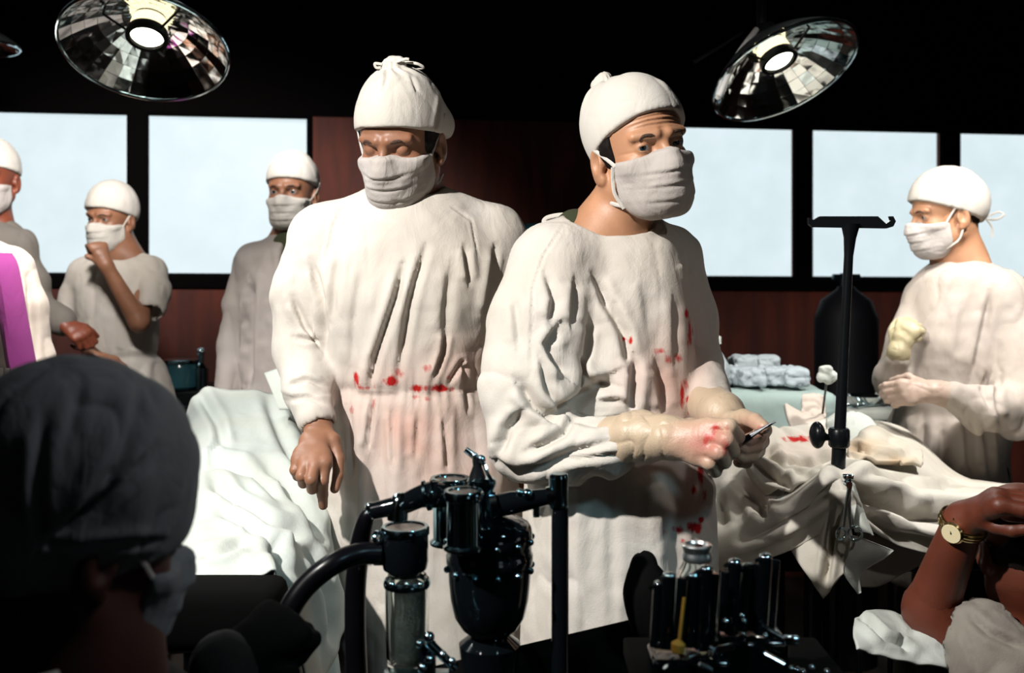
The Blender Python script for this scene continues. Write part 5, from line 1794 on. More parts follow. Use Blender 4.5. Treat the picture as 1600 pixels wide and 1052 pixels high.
# ------------------------------------------------------------------ right operating table with drapes
GX, GY, GD = 1316, 738, 1.86


def right_table():
    t = thing('operating_table', V(1.0, 2.3, 0), 'draped operating table at the right, mostly hidden by cloth', 'table')
    MB().box(V(1.02, 2.30, 0.84), (0.56, 0.20, 0.03), bev=0.02).build('tabletop', M['black'], t)
    MB().lathe(V(1.05, 2.35, 0.02), (0, 0, 1), [(0, 0.22), (0.03, 0.22), (0.06, 0.10), (0.5, 0.09), (0.52, 0.10), (0.80, 0.10)], 32).build('pedestal', M['dark_metal'], t)
    d = net_sheet('surgical_drape', [
        [(1085, 760, 2.55), (1140, 700, 2.60), (1220, 668, 2.65), (1320, 650, 2.70), (1420, 672, 2.70), (1500, 742, 2.62), (1640, 760, 2.55)],
        [(1090, 755, 2.35), (1140, 715, 2.38), (1220, 692, 2.40), (1320, 682, 2.42), (1420, 705, 2.42), (1500, 752, 2.38), (1640, 768, 2.32)],
        [(1085, 790, 2.15), (1140, 750, 2.15), (1220, 730, 2.12), (1320, 716, 2.15), (1420, 740, 2.15), (1500, 768, 2.12), (1640, 775, 2.10)],
        [(1080, 840, 1.98), (1150, 812, 1.94), (1235, 785, 1.90), (1316, 738, 1.87), (1400, 765, 1.95), (1500, 785, 1.95), (1640, 785, 1.95)],
        [(1078, 870, 1.93), (1150, 850, 1.88), (1240, 812, 1.86), (1318, 765, 1.845), (1390, 800, 1.90), (1500, 822, 1.91), (1640, 825, 1.92)],
        [(1080, 900, 1.95), (1150, 885, 1.89), (1240, 858, 1.88), (1320, 820, 1.84), (1395, 850, 1.89), (1490, 868, 1.92), (1640, 900, 1.94)]],
        M['drape'], None, 16, 16, amp=0.007, scale=(8, 8, 10), seed=11,
        lines=[([(1318, 740), (1360, 782), (1420, 806), (1500, 812), (1600, 812)], 10, 0.032), ([(1316, 742), (1290, 770), (1230, 812), (1160, 845)], 8, 0.012),
               ([(1320, 745), (1350, 800), (1400, 835), (1480, 850)], 9, 0.022), ([(1150, 745), (1180, 780), (1200, 815)], 9, 0.012), ([(1120, 770), (1130, 820)], 8, 0.008),
               ([(1330, 745), (1400, 758), (1500, 768)], 6, 0.010)],
        washes=[(1180, 760, 60, 40, 0.3)])
    tag(d, 'large cream drape sagging over the right table, gathered at the IV pole', 'drape')
    # hanging gathered corner with towel tails
    c1 = net_sheet('hanging_corner', [
        [(1222, 836, 1.90), (1262, 812, 1.88), (1300, 790, 1.855), (1322, 770, 1.835)],
        [(1240, 868, 1.88), (1270, 850, 1.86), (1304, 828, 1.84), (1326, 805, 1.82)],
        [(1262, 900, 1.86), (1283, 885, 1.845), (1310, 862, 1.83), (1330, 838, 1.815)],
        [(1287, 936, 1.85), (1294, 926, 1.84), (1316, 898, 1.825), (1334, 866, 1.81)]], M['drape'], d, 10, 10, amp=0.004, seed=6,
        lines=[([(1320, 775), (1300, 840), (1288, 920)], 6, 0.012)])
    c2 = net_sheet('hanging_corner', [
        [(1322, 752, 1.83), (1330, 752, 1.825), (1336, 756, 1.83)],
        [(1328, 790, 1.82), (1338, 785, 1.815), (1348, 792, 1.82)],
        [(1334, 825, 1.81), (1348, 822, 1.80), (1362, 830, 1.81)],
        [(1336, 832, 1.81), (1352, 832, 1.80), (1364, 836, 1.81)]], M['sheet'], d, 8, 8, amp=0.002, seed=7)
    c3 = net_sheet('hanging_corner', [
        [(1330, 836, 1.81), (1350, 842, 1.81), (1396, 860, 1.83)],
        [(1325, 868, 1.81), (1350, 868, 1.81), (1382, 872, 1.83)],
        [(1318, 895, 1.82), (1335, 892, 1.82), (1345, 896, 1.84)],
        [(1340, 928, 1.84), (1341, 927, 1.84), (1342, 926, 1.85)]], M['sheet'], d, 8, 8, amp=0.004, seed=8)
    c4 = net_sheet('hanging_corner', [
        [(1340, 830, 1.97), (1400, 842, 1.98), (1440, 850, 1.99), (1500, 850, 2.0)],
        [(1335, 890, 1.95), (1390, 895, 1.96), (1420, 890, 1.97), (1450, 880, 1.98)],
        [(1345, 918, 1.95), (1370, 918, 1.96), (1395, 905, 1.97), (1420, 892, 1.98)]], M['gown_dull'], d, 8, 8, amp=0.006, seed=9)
    # rumpled towels on top round the wound
    specs = [
        ('towel', 'rumpled cream towel curling beside the gloved hands', M['drape'],
         [[(1170, 700, 2.10), (1200, 672, 2.15), (1250, 665, 2.2), (1300, 675, 2.2)], [(1165, 720, 2.04), (1195, 690, 2.05), (1250, 700, 2.08), (1305, 700, 2.1)],
          [(1170, 745, 2.0), (1205, 728, 1.98), (1250, 735, 2.0), (1310, 722, 2.02)], [(1195, 775, 1.96), (1225, 765, 1.94), (1262, 752, 1.95), (1312, 735, 1.97)]],
         [([(1205, 690), (1200, 715), (1225, 735)], 6, 0.016), ([(1180, 720), (1200, 745), (1240, 760)], 6, 0.014), ([(1225, 722), (1270, 728), (1310, 712)], 6, 0.012)],
         [(1248, 686, 26, 6, 0.9)], [(1250, 700, 60, 30, 0.3)]),
        ('towel', 'ochre stained towel lying right of the pole', M['towel_stained'],
         [[(1325, 690, 2.22), (1360, 668, 2.28), (1400, 680, 2.28), (1442, 702, 2.25)], [(1325, 705, 2.15), (1360, 690, 2.18), (1400, 700, 2.18), (1444, 715, 2.16)],
          [(1325, 722, 2.08), (1360, 716, 2.08), (1400, 722, 2.1), (1440, 730, 2.1)]],
         [([(1330, 700), (1370, 712), (1420, 716)], 5, 0.010)], [], [(1350, 700, 40, 16, 1.0), (1395, 720, 40, 8, 1.0)]),
        ('towel', 'thick white towel heaped behind the pole clamp', M['sheet'],
         [[(1290, 655, 2.5), (1330, 640, 2.52), (1355, 652, 2.5), (1370, 672, 2.48)], [(1290, 675, 2.4), (1325, 662, 2.4), (1355, 672, 2.4), (1385, 690, 2.38)],
          [(1295, 695, 2.3), (1325, 690, 2.3), (1355, 692, 2.3), (1392, 702, 2.28)]], [], [], []),
        ('towel', 'flat folded white towel at the near edge of the drape', M['sheet'],
         [[(1195, 790, 1.94), (1225, 768, 1.96), (1255, 765, 1.96)], [(1215, 800, 1.90), (1240, 782, 1.91), (1262, 770, 1.92)], [(1205, 806, 1.89), (1232, 795, 1.89), (1266, 774, 1.90)]], [], [], []),
    ]
    for nm, lab, m, rows, L, sp, wa in specs:
        o = net_sheet(nm, rows, m, None, 12, 12, thick=0.006, amp=0.009, scale=(20, 14, 20), seed=len(lab), lines=L, spots=sp, washes=wa or [(0, 0, 1, 1, 0.1)])
        tag(o, lab, 'towel', 'towels heaped on the right table')
    # white cloth low on the right
    o = net_sheet('floor_cloth', [[(1335, 968, 1.55), (1370, 955, 1.6), (1425, 960, 1.6), (1480, 960, 1.6)], [(1333, 990, 1.5), (1370, 985, 1.52), (1425, 990, 1.54), (1480, 990, 1.54)],
                                  [(1340, 1012, 1.46), (1375, 1020, 1.47), (1420, 1030, 1.48), (1480, 1045, 1.5)]], M['sheet'], None, 10, 10, thick=0.004, amp=0.008, scale=(20, 14, 20), seed=4,
                  lines=[([(1345, 965), (1380, 1000), (1420, 1015)], 5, 0.012)])
    tag(o, 'crumpled white cloth low behind the watch wearer\'s elbow', 'cloth')
    # patient under the right drape
    pt = thing('person', V(1.05, 2.3, 0.98), 'patient hidden beneath the drape of the right table', 'person')
    v, q = mesh_sdf(lambda p: ell(p, V(0.72, 2.33, 0.91), (0.20, 0.11, 0.05)), V(0.5, 2.1, 0.84), V(1.65, 2.5, 1.0), 0.012)
    mesh_obj('body', v, q, M['skin'], pt)


M['towel_stained'] = cloth_mat('ochre_stained_towel', (0.76, 0.70, 0.60), stained=True, wash=(0.62, 0.33, 0.10))
left_table(); right_table()


# ------------------------------------------------------------------ iv stand and clamp
def iv_stand():
    D = 1.91
    base = P(1312, 735, D)
    t = thing('iv_stand', (base[0], D, 0), 'tall black IV pole with a hooked crossbar rising from the gathered drape', 'stand')
    top = P(1328, 352, D)
    bot = P(1310, 735, D)
    MB().tube([P(1308, 800, D) - V(0, 0, 0.6), P(1309, 742, D), P(1311, 700, D)], 0.0135, 20).build('outer_tube', M['black_paint'], t)
    MB().tube([P(1311, 700, D), P(1318, 560, D), P(1326, 400, D), P(1328, 372, D), P(1329, 350, D)], [0.0115, 0.0094, 0.0086, 0.0116, 0.018], 20).build('pole', M['black_paint'], t)
    # crossbar with the two notched hooks
    prof = [(1264, 350), (1264, 340), (1272, 344), (1282, 338), (1372, 338), (1385, 350), (1393, 344), (1391, 338), (1396, 338), (1400, 346), (1396, 354), (1386, 357), (1270, 355)]
    fr = [P(x, y, D - 0.006) for x, y in prof]
    n = len(fr)
    bk = [p + V(0, 0.012, 0) for p in fr]
    f = [tuple(range(n))[::-1], tuple(range(n, 2 * n))] + [(i, (i + 1) % n, (i + 1) % n + n, i + n) for i in range(n)]
    mesh_obj('crossbar', fr + bk, f, M['black_paint'], t, smooth=False)
    MB().lathe(P(1311, 686, D) - V(0, 0, 0.016), (0, 0, 1), [(0, 0.017), (0.004, 0.020), (0.033, 0.020), (0.037, 0.017)], 24).build('collar', M['black_paint'], t)
    MB().tube([P(1311, 686, D), P(1285, 682, D)], 0.006, 12).build('screw', M['black_paint'], t)
    v, q = mesh_sdf(lambda p: smin(ell(p, P(1277, 680, D), (0.0145, 0.022, 0.026)), rcone(p, P(1280, 681, D), P(1295, 684, D), 0.009, 0.006), 0.006), P(1277, 680, D) - 0.035, P(1277, 680, D) + 0.035, 0.002)
    mesh_obj('knob', v, q, M['black_paint'], t)
    MB().lathe((base[0], D, 0.0), (0, 0, 1), [(0, 0.11), (0.02, 0.11), (0.05, 0.03), (0.3, 0.014)], 28).build('base', M['black_paint'], t)
    # towel forceps hanging from the drape
    Dc = 1.80
    c = thing('towel_clamp', P(1324, 740, Dc), 'steel clamp with two finger rings hanging from the drape gather', 'clamp')
    MB().tube([P(1320, 742, Dc), P(1326, 758, Dc - 0.005), P(1327, 790, Dc - 0.01), P(1329, 824, Dc - 0.015)], [0.004, 0.0045, 0.0032, 0.0028], 10, smooth=4).build('shank', M['chrome'], c)
    MB().tube([P(1324, 742, Dc - 0.006), P(1328, 758, Dc - 0.01), P(1322, 790, Dc - 0.012), P(1318, 824, Dc - 0.015)], [0.004, 0.0045, 0.0032, 0.0028], 10, smooth=4).build('shank', M['chrome'], c)
    MB().lathe(P(1327, 758, Dc - 0.018), (0, 1, 0), [(0, 0.006), (0.014, 0.006)], 16).build('pivot', M['chrome'], c)
    MB().torus(P(1314, 834, Dc - 0.015), (0.55, -1, 0), 0.0105, 0.0024).build('finger_ring', M['chrome'], c)
    MB().torus(P(1336, 834, Dc - 0.015), (-0.2, -1, 0), 0.0120, 0.0024).build('finger_ring', M['chrome'], c)
    MB().box(P(1325, 745, Dc - 0.008), (0.009, 0.006, 0.004), bev=0.002).build('jaw', M['chrome'], c)


iv_stand()


# ------------------------------------------------------------------ supply tables behind
def back_tables():
    # covered supply table
    z = P(1180, 605, 3.0)[2]
    t = thing('supply_table', P(1185, 640, 3.05) * V(1, 1, 0), 'table under a pale green cloth behind the bloody gloves', 'table')
    x0, x1 = P(1105, 600, 3.05)[0], P(1282, 600, 3.05)[0]

    def f(p):
        return box(p, ((x0 + x1) / 2, 3.12, (z + 0.62) / 2), ((x1 - x0) / 2, 0.26, (z - 0.62) / 2), 0.03)
    cloth_part('table_cover', f, V(x0 - 0.1, 2.75, 0.5), V(x1 + 0.1, 3.5, z + 0.1), 0.010, M['teal_cloth'], t, amp=0.006, scale=(9, 9, 2))
    for a in (x0 + 0.05, x1 - 0.05):
        for b in (2.92, 3.32):
            MB().tube([(a, b, 0), (a, b, 0.7)], 0.015, 10).build('leg', M['dark_metal'], t)
    rs = np.random.RandomState(3)
    packs = [(1140, 588, 3.0, 'left-most pale blue linen pack on the green table'), (1172, 583, 2.95, 'pale blue linen pack with a deep crease, mid pile on the green table'),
             (1208, 588, 2.98, 'long pale blue linen pack second from the pile\'s end'), (1240, 594, 2.96, 'pale blue linen pack at the end of the pile nearest the pole'),
             (1160, 574, 3.1, 'topmost pale linen bundle standing behind the others'), (1195, 576, 3.12, 'low pale linen bundle at the back of the pile')]
    labs = ['pale blue linen pack at the sleeve end of the pile', 'pale blue linen pack with a deep crease, front of the pile', 'long pale blue linen pack in the front row, third from the sleeve',
            'pale blue linen pack nearest the IV pole', 'higher pale linen bundle behind the creased pack', 'low pale linen bundle at the back of the pile']
    for (x, y, D, _), lab in zip(packs, labs):
        c = P(x, y, D); hz = 0.032 if D < 3.05 else 0.045
        c[2] = z + hz + 0.004
        w = 0.037

        def fp(p, c=c, hz=hz):
            return box(p, c, (w, 0.05, hz * 0.8), 0.010)
        o = cloth_part('linen_pack', fp, c - 0.1, c + 0.1, 0.004, M['linen_blue'], None, amp=0.006, scale=(45, 45, 70), seed=int(x), amp2=0.003)
        tag(o, lab, 'linen', 'linen packs piled on the green table')
    # wrapped bottle with a red mark
    b = thing('bottle', P(1110, 590, 2.95), 'pale round bottle with a red mark beside the linen packs', 'bottle')
    c = P(1112, 600, 2.95); c[2] = z
    MB().lathe(c, (0, 0, 1), [(0, 0.045), (0.01, 0.052), (0.07, 0.052), (0.10, 0.035), (0.12, 0.022), (0.135, 0.024)], 28).build('body', M['linen_blue'], b)
    MB().lathe(c + V(0, 0, 0.135), (0, 0, 1), [(0, 0.028), (0.02, 0.028), (0.024, 0.02)], 20).build('stopper', M['sheet'], b)
    MB().lathe(c + V(0.012, -0.0525, 0.055), (0, -1, 0), [(0, 0.008), (0.002, 0.008)], 16).build('red_mark', M['blood'], b)
    # dark instrument under it
    # instrument tray table
    z2 = P(1350, 634, 3.15)[2]
    t = thing('instrument_table', P(1350, 700, 3.0) * V(1, 1, 0), 'white covered tray table beyond the pole, in front of the gloved figure', 'table')
    a, b2 = P(1285, 0, 3.1)[0], P(1405, 0, 3.1)[0]
    cloth_part('table_cover', lambda p: box(p, ((a + b2) / 2, 3.23, z2 - 0.02), ((b2 - a) / 2, 0.17, 0.018), 0.012), V(a - 0.05, 2.95, z2 - 0.08), V(b2 + 0.05, 3.5, z2 + 0.04), 0.007, M['sheet'], t, amp=0.002)
    for px_ in (a + 0.03, b2 - 0.03):
        for y_ in (3.09, 3.37):
            MB().tube([(px_, y_, 0), (px_, y_, z2 - 0.03)], 0.010, 10).build('leg', M['dark_metal'], t)
    bw = thing('bowl', P(1340, 620, 2.95), 'shiny steel kidney bowl catching light right of the pole', 'bowl')
    cb = P(1352, 0, 3.15); cb[2] = z2 + 0.002
    MB().lathe(cb, (0, 0, 1), [(0, 0.03), (0.003, 0.032), (0.028, 0.055), (0.030, 0.057), (0.028, 0.052), (0.006, 0.030), (0.006, 0.001)], 36, cap=False).build('bowl_shell', M['bright_steel'], bw)
    tw = net_sheet('towel', [[(1368, 612, 3.34), (1385, 606, 3.34), (1400, 614, 3.34)], [(1368, 618, 3.24), (1386, 612, 3.24), (1402, 620, 3.24)], [(1368, 630, 3.14), (1386, 626, 3.14), (1402, 630, 3.14)]], M['sheet'], None, 8, 8, thick=0.01, amp=0.005, seed=3)
    tag(tw, 'pale folded towel on the tray table under the gloved hands', 'towel')
    for i, (x, y, ang, lab) in enumerate(((1306, 640, 0.15, 'dark steel forceps on the tray table left of the pole'), (1340, 652, -0.2, 'steel scissors lying right of the pole'),
                                          (1362, 650, 0.4, 'short steel clamp under the bowl'))):
        s = thing('forceps', P(x, y, 3.12), lab, 'instrument', 'instruments on the tray table')
        c = P(x, y, 3.12); c[2] = z2 + 0.006
        dx = V(math.cos(ang), math.sin(ang), 0)
        sx = V(-dx[1], dx[0], 0)
        for q in (-1, 1):
            MB().tube([c - dx * 0.07 + sx * 0.012 * q, c, c + dx * 0.05 - sx * 0.003 * q], [0.003, 0.003, 0.0015], 8).build('shank', M['chrome'], s)
            MB().torus(c - dx * 0.08 + sx * 0.014 * q, (0, 0, 1), 0.011, 0.0025, 20, 8).build('finger_ring', M['chrome'], s)
    # swab held up beside the pole, on a sponge stick
    s = thing('cotton_swab', P(1292, 590, 2.6), 'white cotton ball on a thin dark stick beside the pole', 'swab')

    def fs(p):
        d = np.linalg.norm(p - P(1292, 586, 2.6), axis=1) - 0.019
        for x, y, r in ((1284, 590, .014), (1300, 589, .014), (1293, 578, .013), (1286, 578, .011), (1295, 595, .012)):
            d = smin(d, np.linalg.norm(p - P(x, y, 2.6 - 0.01), axis=1) - r, 0.006)
        return d
    cloth_part('cotton', fs, P(1292, 586, 2.6) - 0.05, P(1292, 586, 2.6) + 0.05, 0.003, M['sheet'], s, amp=0.002, scale=(60, 60, 60))
    MB().tube([P(1292, 592, 2.6), P(1286, 640, 2.7), P(1280, 690, 2.8)], 0.003, 8).build('stick', M['dark_metal'], s)
    # cream envelope-like packet on the table edge
    pk = net_sheet('gauze_packet', [[(1228, 630, 2.7), (1262, 648, 2.7), (1288, 650, 2.7)], [(1232, 650, 2.66), (1262, 660, 2.66), (1290, 665, 2.66)], [(1240, 672, 2.62), (1265, 676, 2.62), (1285, 676, 2.62)]],
                   M['gown_rose'], None, 8, 8, thick=0.012, amp=0.003)
    tag(pk, 'open cream gauze packet at the far edge of the drape', 'packet')
    gz = net_sheet('gauze_packet', [[(1254, 618, 2.75), (1275, 612, 2.75), (1292, 622, 2.75)], [(1252, 635, 2.72), (1275, 632, 2.72), (1292, 640, 2.72)], [(1258, 650, 2.7), (1275, 652, 2.7), (1290, 652, 2.7)]],
                   M['gown_rose'], None, 10, 10, thick=0.012, amp=0.014, scale=(30, 30, 30), seed=5)
    tag(gz, 'crumpled white gauze behind the open cream packet', 'packet')
    # dark tall cylinder behind the pole
    g = thing('gas_cylinder', P(1322, 700, 3.7) * V(1, 1, 0), 'dark gas cylinder standing behind the IV pole', 'cylinder')
    c = P(1322, 0, 3.7)
    zt = P(0, 448, 3.7)[2]
    MB().lathe((c[0], 3.7, 0.0), (0, 0, 1), [(0, 0.11), (zt - 0.12, 0.115), (zt - 0.05, 0.09), (zt - 0.01, 0.035), (zt, 0.03)], 36).build('tank', M['cyl'], g)
    MB().lathe((c[0], 3.7, zt), (0, 0, 1), [(0, 0.022), (0.05, 0.022)], 16).tube([(c[0] - 0.05, 3.7, zt + 0.035), (c[0] + 0.05, 3.7, zt + 0.035)], 0.012, 10).build('valve', M['dark_chrome'], g)
    # glass jars by the left wall
    zj = P(0, 605, 3.9)[2]
    st = thing('side_cabinet', P(290, 0, 4.0) * V(1, 1, 0), 'dark cabinet against the wall below the second window', 'cabinet')
    MB().box((P(290, 0, 3.95)[0], 3.95, zj / 2), (0.16, 0.15, zj / 2 - 0.002), bev=0.01).build('body', M['black_paint'], st)
    MB().box((P(290, 0, 3.95)[0], 3.79, zj / 2), (0.13, 0.008, zj / 2 - 0.06), bev=0.004).build('door', M['dark_metal'], st)
    j = thing('jar', (P(282, 0, 3.85)[0], 3.85, zj), 'squat dark teal jar on the cabinet between the rear figures', 'jar')
    MB().lathe((P(282, 0, 3.85)[0], 3.85, zj), (0, 0, 1), [(0, 0.06), (0.01, 0.07), (0.085, 0.07), (0.10, 0.062)], 32).build('body', M['teal_glass'], j)
    MB().lathe((P(282, 0, 3.85)[0], 3.85, zj + 0.10), (0, 0, 1), [(0, 0.068), (0.012, 0.068), (0.016, 0.05)], 32).build('lid', M['dark_chrome'], j)
    k_ = thing('steel_flask', (P(318, 0, 3.85)[0], 3.85, zj), 'narrow steel flask with a round stopper, right of the teal jar', 'flask')
    MB().lathe((P(314, 0, 3.85)[0], 3.85, zj), (0, 0, 1), [(0, 0.028), (0.08, 0.028), (0.10, 0.012), (0.13, 0.012)], 24).build('body', M['dark_chrome'], k_)
    MB().ball((P(314, 0, 3.85)[0], 3.85, zj + 0.142), 0.016).build('stopper', M['chrome'], k_)
    # teal canister glimpsed between the two surgeons
    tc = thing('canister', (P(850, 0, 3.4)[0], 3.4, 0), 'dark teal enamel drum glimpsed between the two surgeons', 'drum')
    zt = P(0, 350, 3.4)[2]
    MB().lathe((P(852, 0, 3.4)[0], 3.4, 0), (0, 0, 1), [(0, 0.10), (zt - 0.14, 0.10), (zt - 0.02, 0.10), (zt, 0.07)], 36).build('tank', M['teal_glass'], tc)
    MB().torus((P(852, 0, 3.4)[0], 3.4, zt - 0.03), (0, 0, 1), 0.10, 0.006, 36, 8).build('rim', M['dark_chrome'], tc)


M['cyl'] = mat('cylinder_black', (0.002, 0.002, 0.003), 0.6, **{'Specular IOR Level': 0.1})
M['bright_steel'] = mat('polished_steel', (0.85, 0.87, 0.85), 0.12, 1.0)
M['teal_glass'] = mat('dark_teal_glaze', (0.02, 0.07, 0.085), 0.12, var=0.3)
back_tables()
# ------------------------------------------------------------------ anaesthesia machine in front
def Z(px, py, d):
    return P(px, py, d)


def vlathe(mb, px, d, rows, seg=40, cap=True):
    """vertical lathe: rows of (py, radius_px) from bottom to top"""
    base = P(px, rows[0][0], d)
    prof = []
    for py, r in rows:
        prof.append(((rows[0][0] - py) / F * d, max(r, 0.2) / F * d))
    return mb.lathe(base, (0, 0, 1), prof, seg, cap)


def machine():
    D = 1.26
    zt = P(0, 1004, D)[2]
    cab = thing('machine_cabinet', V(P(830, 0, D)[0], D, 0), 'black machine cabinet at the bottom edge carrying the vaporisers', 'cabinet')
    x0, x1 = P(455, 0, D)[0], P(905, 0, D)[0]
    mb = MB()
    # slanting black shelf: edge climbs gently to the right
    mb.box(V(0.03, 1.30, 0.40), (0.11, 0.10, 0.40), bev=0.01)
    mb.build('body', M['matt_black'], cab)
    q = [P(800, 1012, 1.34), P(1012, 962, 1.42), P(960, 1100, 1.32), P(640, 1110, 1.18), P(640, 1050, 1.22)]
    v = q + [p - V(0, 0, 0.025) for p in q]
    n = len(q)
    mesh_obj('shelf', v, [tuple(range(n)), tuple(range(n, 2 * n))[::-1]] + [(i, (i + 1) % n, (i + 1) % n + n, i + n) for i in range(n)][::-1], M['matt_black'], cab, smooth=False)

    # big absorber bowl
    a = thing('absorber_canister', P(765, 990, D), 'large glossy black canister with domed shoulders under the chrome cylinders', 'canister')
    vlathe(MB(), 765, D, [(1052, 44), (1040, 44), (1006, 48), (992, 30), (980, 44), (962, 55), (935, 61), (905, 64), (880, 65)]).build('bowl', M['gloss_black'], a)
    vlathe(MB(), 765, D, [(882, 66), (878, 68), (866, 68), (862, 66), (850, 66), (846, 68), (834, 67), (824, 65), (818, 61), (813, 52), (809, 36), (806, 5)]).build('dome', M['gloss_black'], a)
    for i in range(12):
        ang = 2 * math.pi * i / 12 + 0.2
        for yy in (842, 886):
            c = P(765, yy, D) + V(math.cos(ang), math.sin(ang), 0) * 67 / F * D
            MB().ball(c, 0.0045, 12).build('bolt', M['dark_chrome'], a)

    # front and rear valve cylinders with glass discs
    for px_, d, ytop, ybot, r, lab in ((724, D - 0.06, 768, 858, 28, 'front chrome valve cylinder with a round glass disc on top'),
                                       (703, D + 0.03, 748, 850, 28, 'rear chrome valve cylinder with a glass disc, half behind the front one')):
        t = thing('valve_cylinder', P(px_, ybot, d), lab, 'valve', 'valve cylinders on the anaesthesia machine')
        vlathe(MB(), px_, d, [(ybot, r + 3), (ybot - 4, r + 4), (ybot - 8, r - 2), (ytop + 20, r - 2), (ytop + 14, r - 1)]).build('barrel', M['dark_chrome'], t)
        vlathe(MB(), px_, d, [(ytop + 15, r - 1), (ytop + 12, r + 3), (ytop + 2, r + 4), (ytop - 2, r + 2), (ytop - 2, r - 4), (ytop + 3, r - 5)], cap=False).build('collar', M['dark_chrome'], t)
        vlathe(MB(), px_, d, [(ytop + 2, r - 4), (ytop + 0.5, r - 4)]).build('glass_disc', M['disc'], t)
    # upright relief valve with a conical top and pin
    t = thing('relief_valve', P(752, 830, D), 'upright chrome relief valve with a cone and cross pin, right of the glass discs', 'valve')
    vlathe(MB(), 754, D, [(836, 21), (832, 22), (828, 18), (764, 18), (758, 21), (750, 21), (746, 17)]).build('barrel', M['dark_chrome'], t)
    vlathe(MB(), 746, D, [(752, 14), (744, 13), (728, 7), (722, 8), (716, 8), (713, 5)]).build('cone', M['dark_metal'], t)
    MB().tube([P(752, 720, D), P(740, 712, D), P(727, 702, D)], [0.004, 0.0045, 0.004], 10).ball(P(752, 718, D - 0.004), 0.006).ball(P(742, 712, D - 0.004), 0.004).build('pin', M['chrome'], t)
    MB().tube([P(756, 724, D - 0.006), P(762, 740, D - 0.012), P(768, 750, D - 0.01)], 0.0028, 8).build('lever', M['chrome'], t)
    # left pipe with elbow and nozzle
    t = thing('breathing_pipe', P(640, 780, D), 'thick dark pipe running left from the valve cylinders to a chrome nozzle', 'pipe')
    MB().tube([P(700, 772, D + 0.02), P(675, 773, D), P(655, 777, D - 0.01), P(630, 788, D - 0.02), P(600, 795, D - 0.02), P(582, 799, D - 0.02)],
              [0.017, 0.017, 0.014, 0.0125, 0.011, 0.0105], 20, smooth=5).build('pipe', M['gloss_black'], t)
    MB().tube([P(668, 774, D - .004), P(664, 775, D - .004)], 0.0195, 24).tube([P(676, 773, D), P(673, 773, D)], 0.0195, 24).build('coupling', M['dark_chrome'], t)
    MB().tube([P(621, 812, D - 0.02), P(622, 795, D - 0.02), P(626, 786, D - 0.02), P(634, 783, D - 0.02)], [0.013, 0.0135, 0.0135, 0.011], 20, smooth=5).build('elbow', M['chrome'], t)
    MB().tube([P(582, 797, D - 0.02), P(577, 799, D - 0.02), P(575, 800, D - 0.02)], [0.0085, 0.0105, 0.008], 16).ball(P(578, 792, D - 0.02), 0.0055).build('nozzle', M['chrome'], t)

    # left vaporiser: capped head, glass jar
    t = thing('vaporizer', P(636, 1045, D), 'vaporiser with a round glass-topped head and a tall clear jar, left of the canister', 'vaporiser')
    head_ = vlathe(MB(), 633, D - 0.02, [(896, 24), (888, 34), (878, 36), (832, 36), (826, 34)]).build('head', M['gloss_black'], t)
    vlathe(MB(), 633, D - 0.02, [(838, 35), (834, 38), (826, 38), (822, 36), (822, 31), (826, 30)], cap=False).build('bezel', M['dark_chrome'], head_)
    vlathe(MB(), 633, D - 0.02, [(826, 31), (824, 31)]).build('glass_disc', M['disc'], head_)
    vlathe(MB(), 636, D - 0.02, [(1046, 24), (1042, 30), (1030, 33), (920, 34), (906, 33), (898, 30), (897, 27), (908, 30), (1028, 30), (1040, 24)], cap=False).build('jar', M['clear_glass'], t)
    vlathe(MB(), 640, D - 0.02, [(1036, 22), (1030, 24), (918, 24), (914, 22)]).build('wick', M['wick'], t)
    vlathe(MB(), 636, D - 0.02, [(916, 36), (912, 37), (908, 36), (904, 34)], cap=False).build('clamp_ring', M['dark_chrome'], t)
    for x_ in (612, 636, 657):
        MB().ball(P(x_, 914, D - 0.05), 0.0042, 12).build('screw', M['chrome'], t)
    MB().tube([P(600, 862, D - 0.02), P(585, 862, D - 0.02)], 0.017, 20).build('port', M['gloss_black'], t)
    MB().torus(P(590, 840, D - 0.035), (0.6, -0.5, 0.3), 0.006, 0.0028, 20, 8).build('ring', M['chrome'], t)

    # hoses
    h = MB().tube([P(592, 864, D - 0.03), P(560, 866, D - 0.04), P(520, 882, D - 0.06), P(478, 916, D - 0.07), P(450, 960, D - 0.08), P(441, 1010, D - 0.08), P(440, 1060, D - 0.08), P(446, 1120, D - 0.08)],
                  0.0135, 20, smooth=8).build('breathing_hose', M['black'])
    tag(h, 'thick black hose arching left from the vaporiser to the bottom edge', 'hose')
    h = MB().tube([P(580, 800, D), P(572, 812, D), P(563, 850, D + 0.01), P(556, 910, D + 0.02), P(555, 980, D + 0.02), P(558, 1060, D + 0.02), P(560, 1120, D)],
                  [0.008, 0.0105, 0.0135, 0.0135, 0.0135, 0.0135, 0.0135], 20, smooth=8).build('breathing_hose', M['black'])
    tag(h, 'upright black hose dropping from the chrome nozzle behind the arched one', 'hose')
    # right pipe with taps to the post
    t = thing('gas_pipe', P(810, 785, D), 'dark pipe with a tap joining the relief valve to the upright post', 'pipe')
    MB().tube([P(855, 776, D), P(868, 774, D)], 0.012, 20).build('end_coupling', M['chrome'], t)
    MB().tube([P(770, 792, D), P(800, 786, D), P(830, 781, D), P(862, 775, D)], [0.0145, 0.0145, 0.0125, 0.010], 20, smooth=4).build('pipe', M['gloss_black'], t)
    MB().tube([P(768, 790, D - 0.004), P(778, 788, D - 0.004)], 0.0165, 20).build('coupling', M['chrome'], t)
    MB().tube([P(838, 782, D - 0.004), P(838, 808, D - 0.004)], 0.0042, 10).ball(P(824, 772, D - 0.01), 0.007).ball(P(812, 770, D - 0.008), 0.005).build('tap', M['dark_chrome'], t)
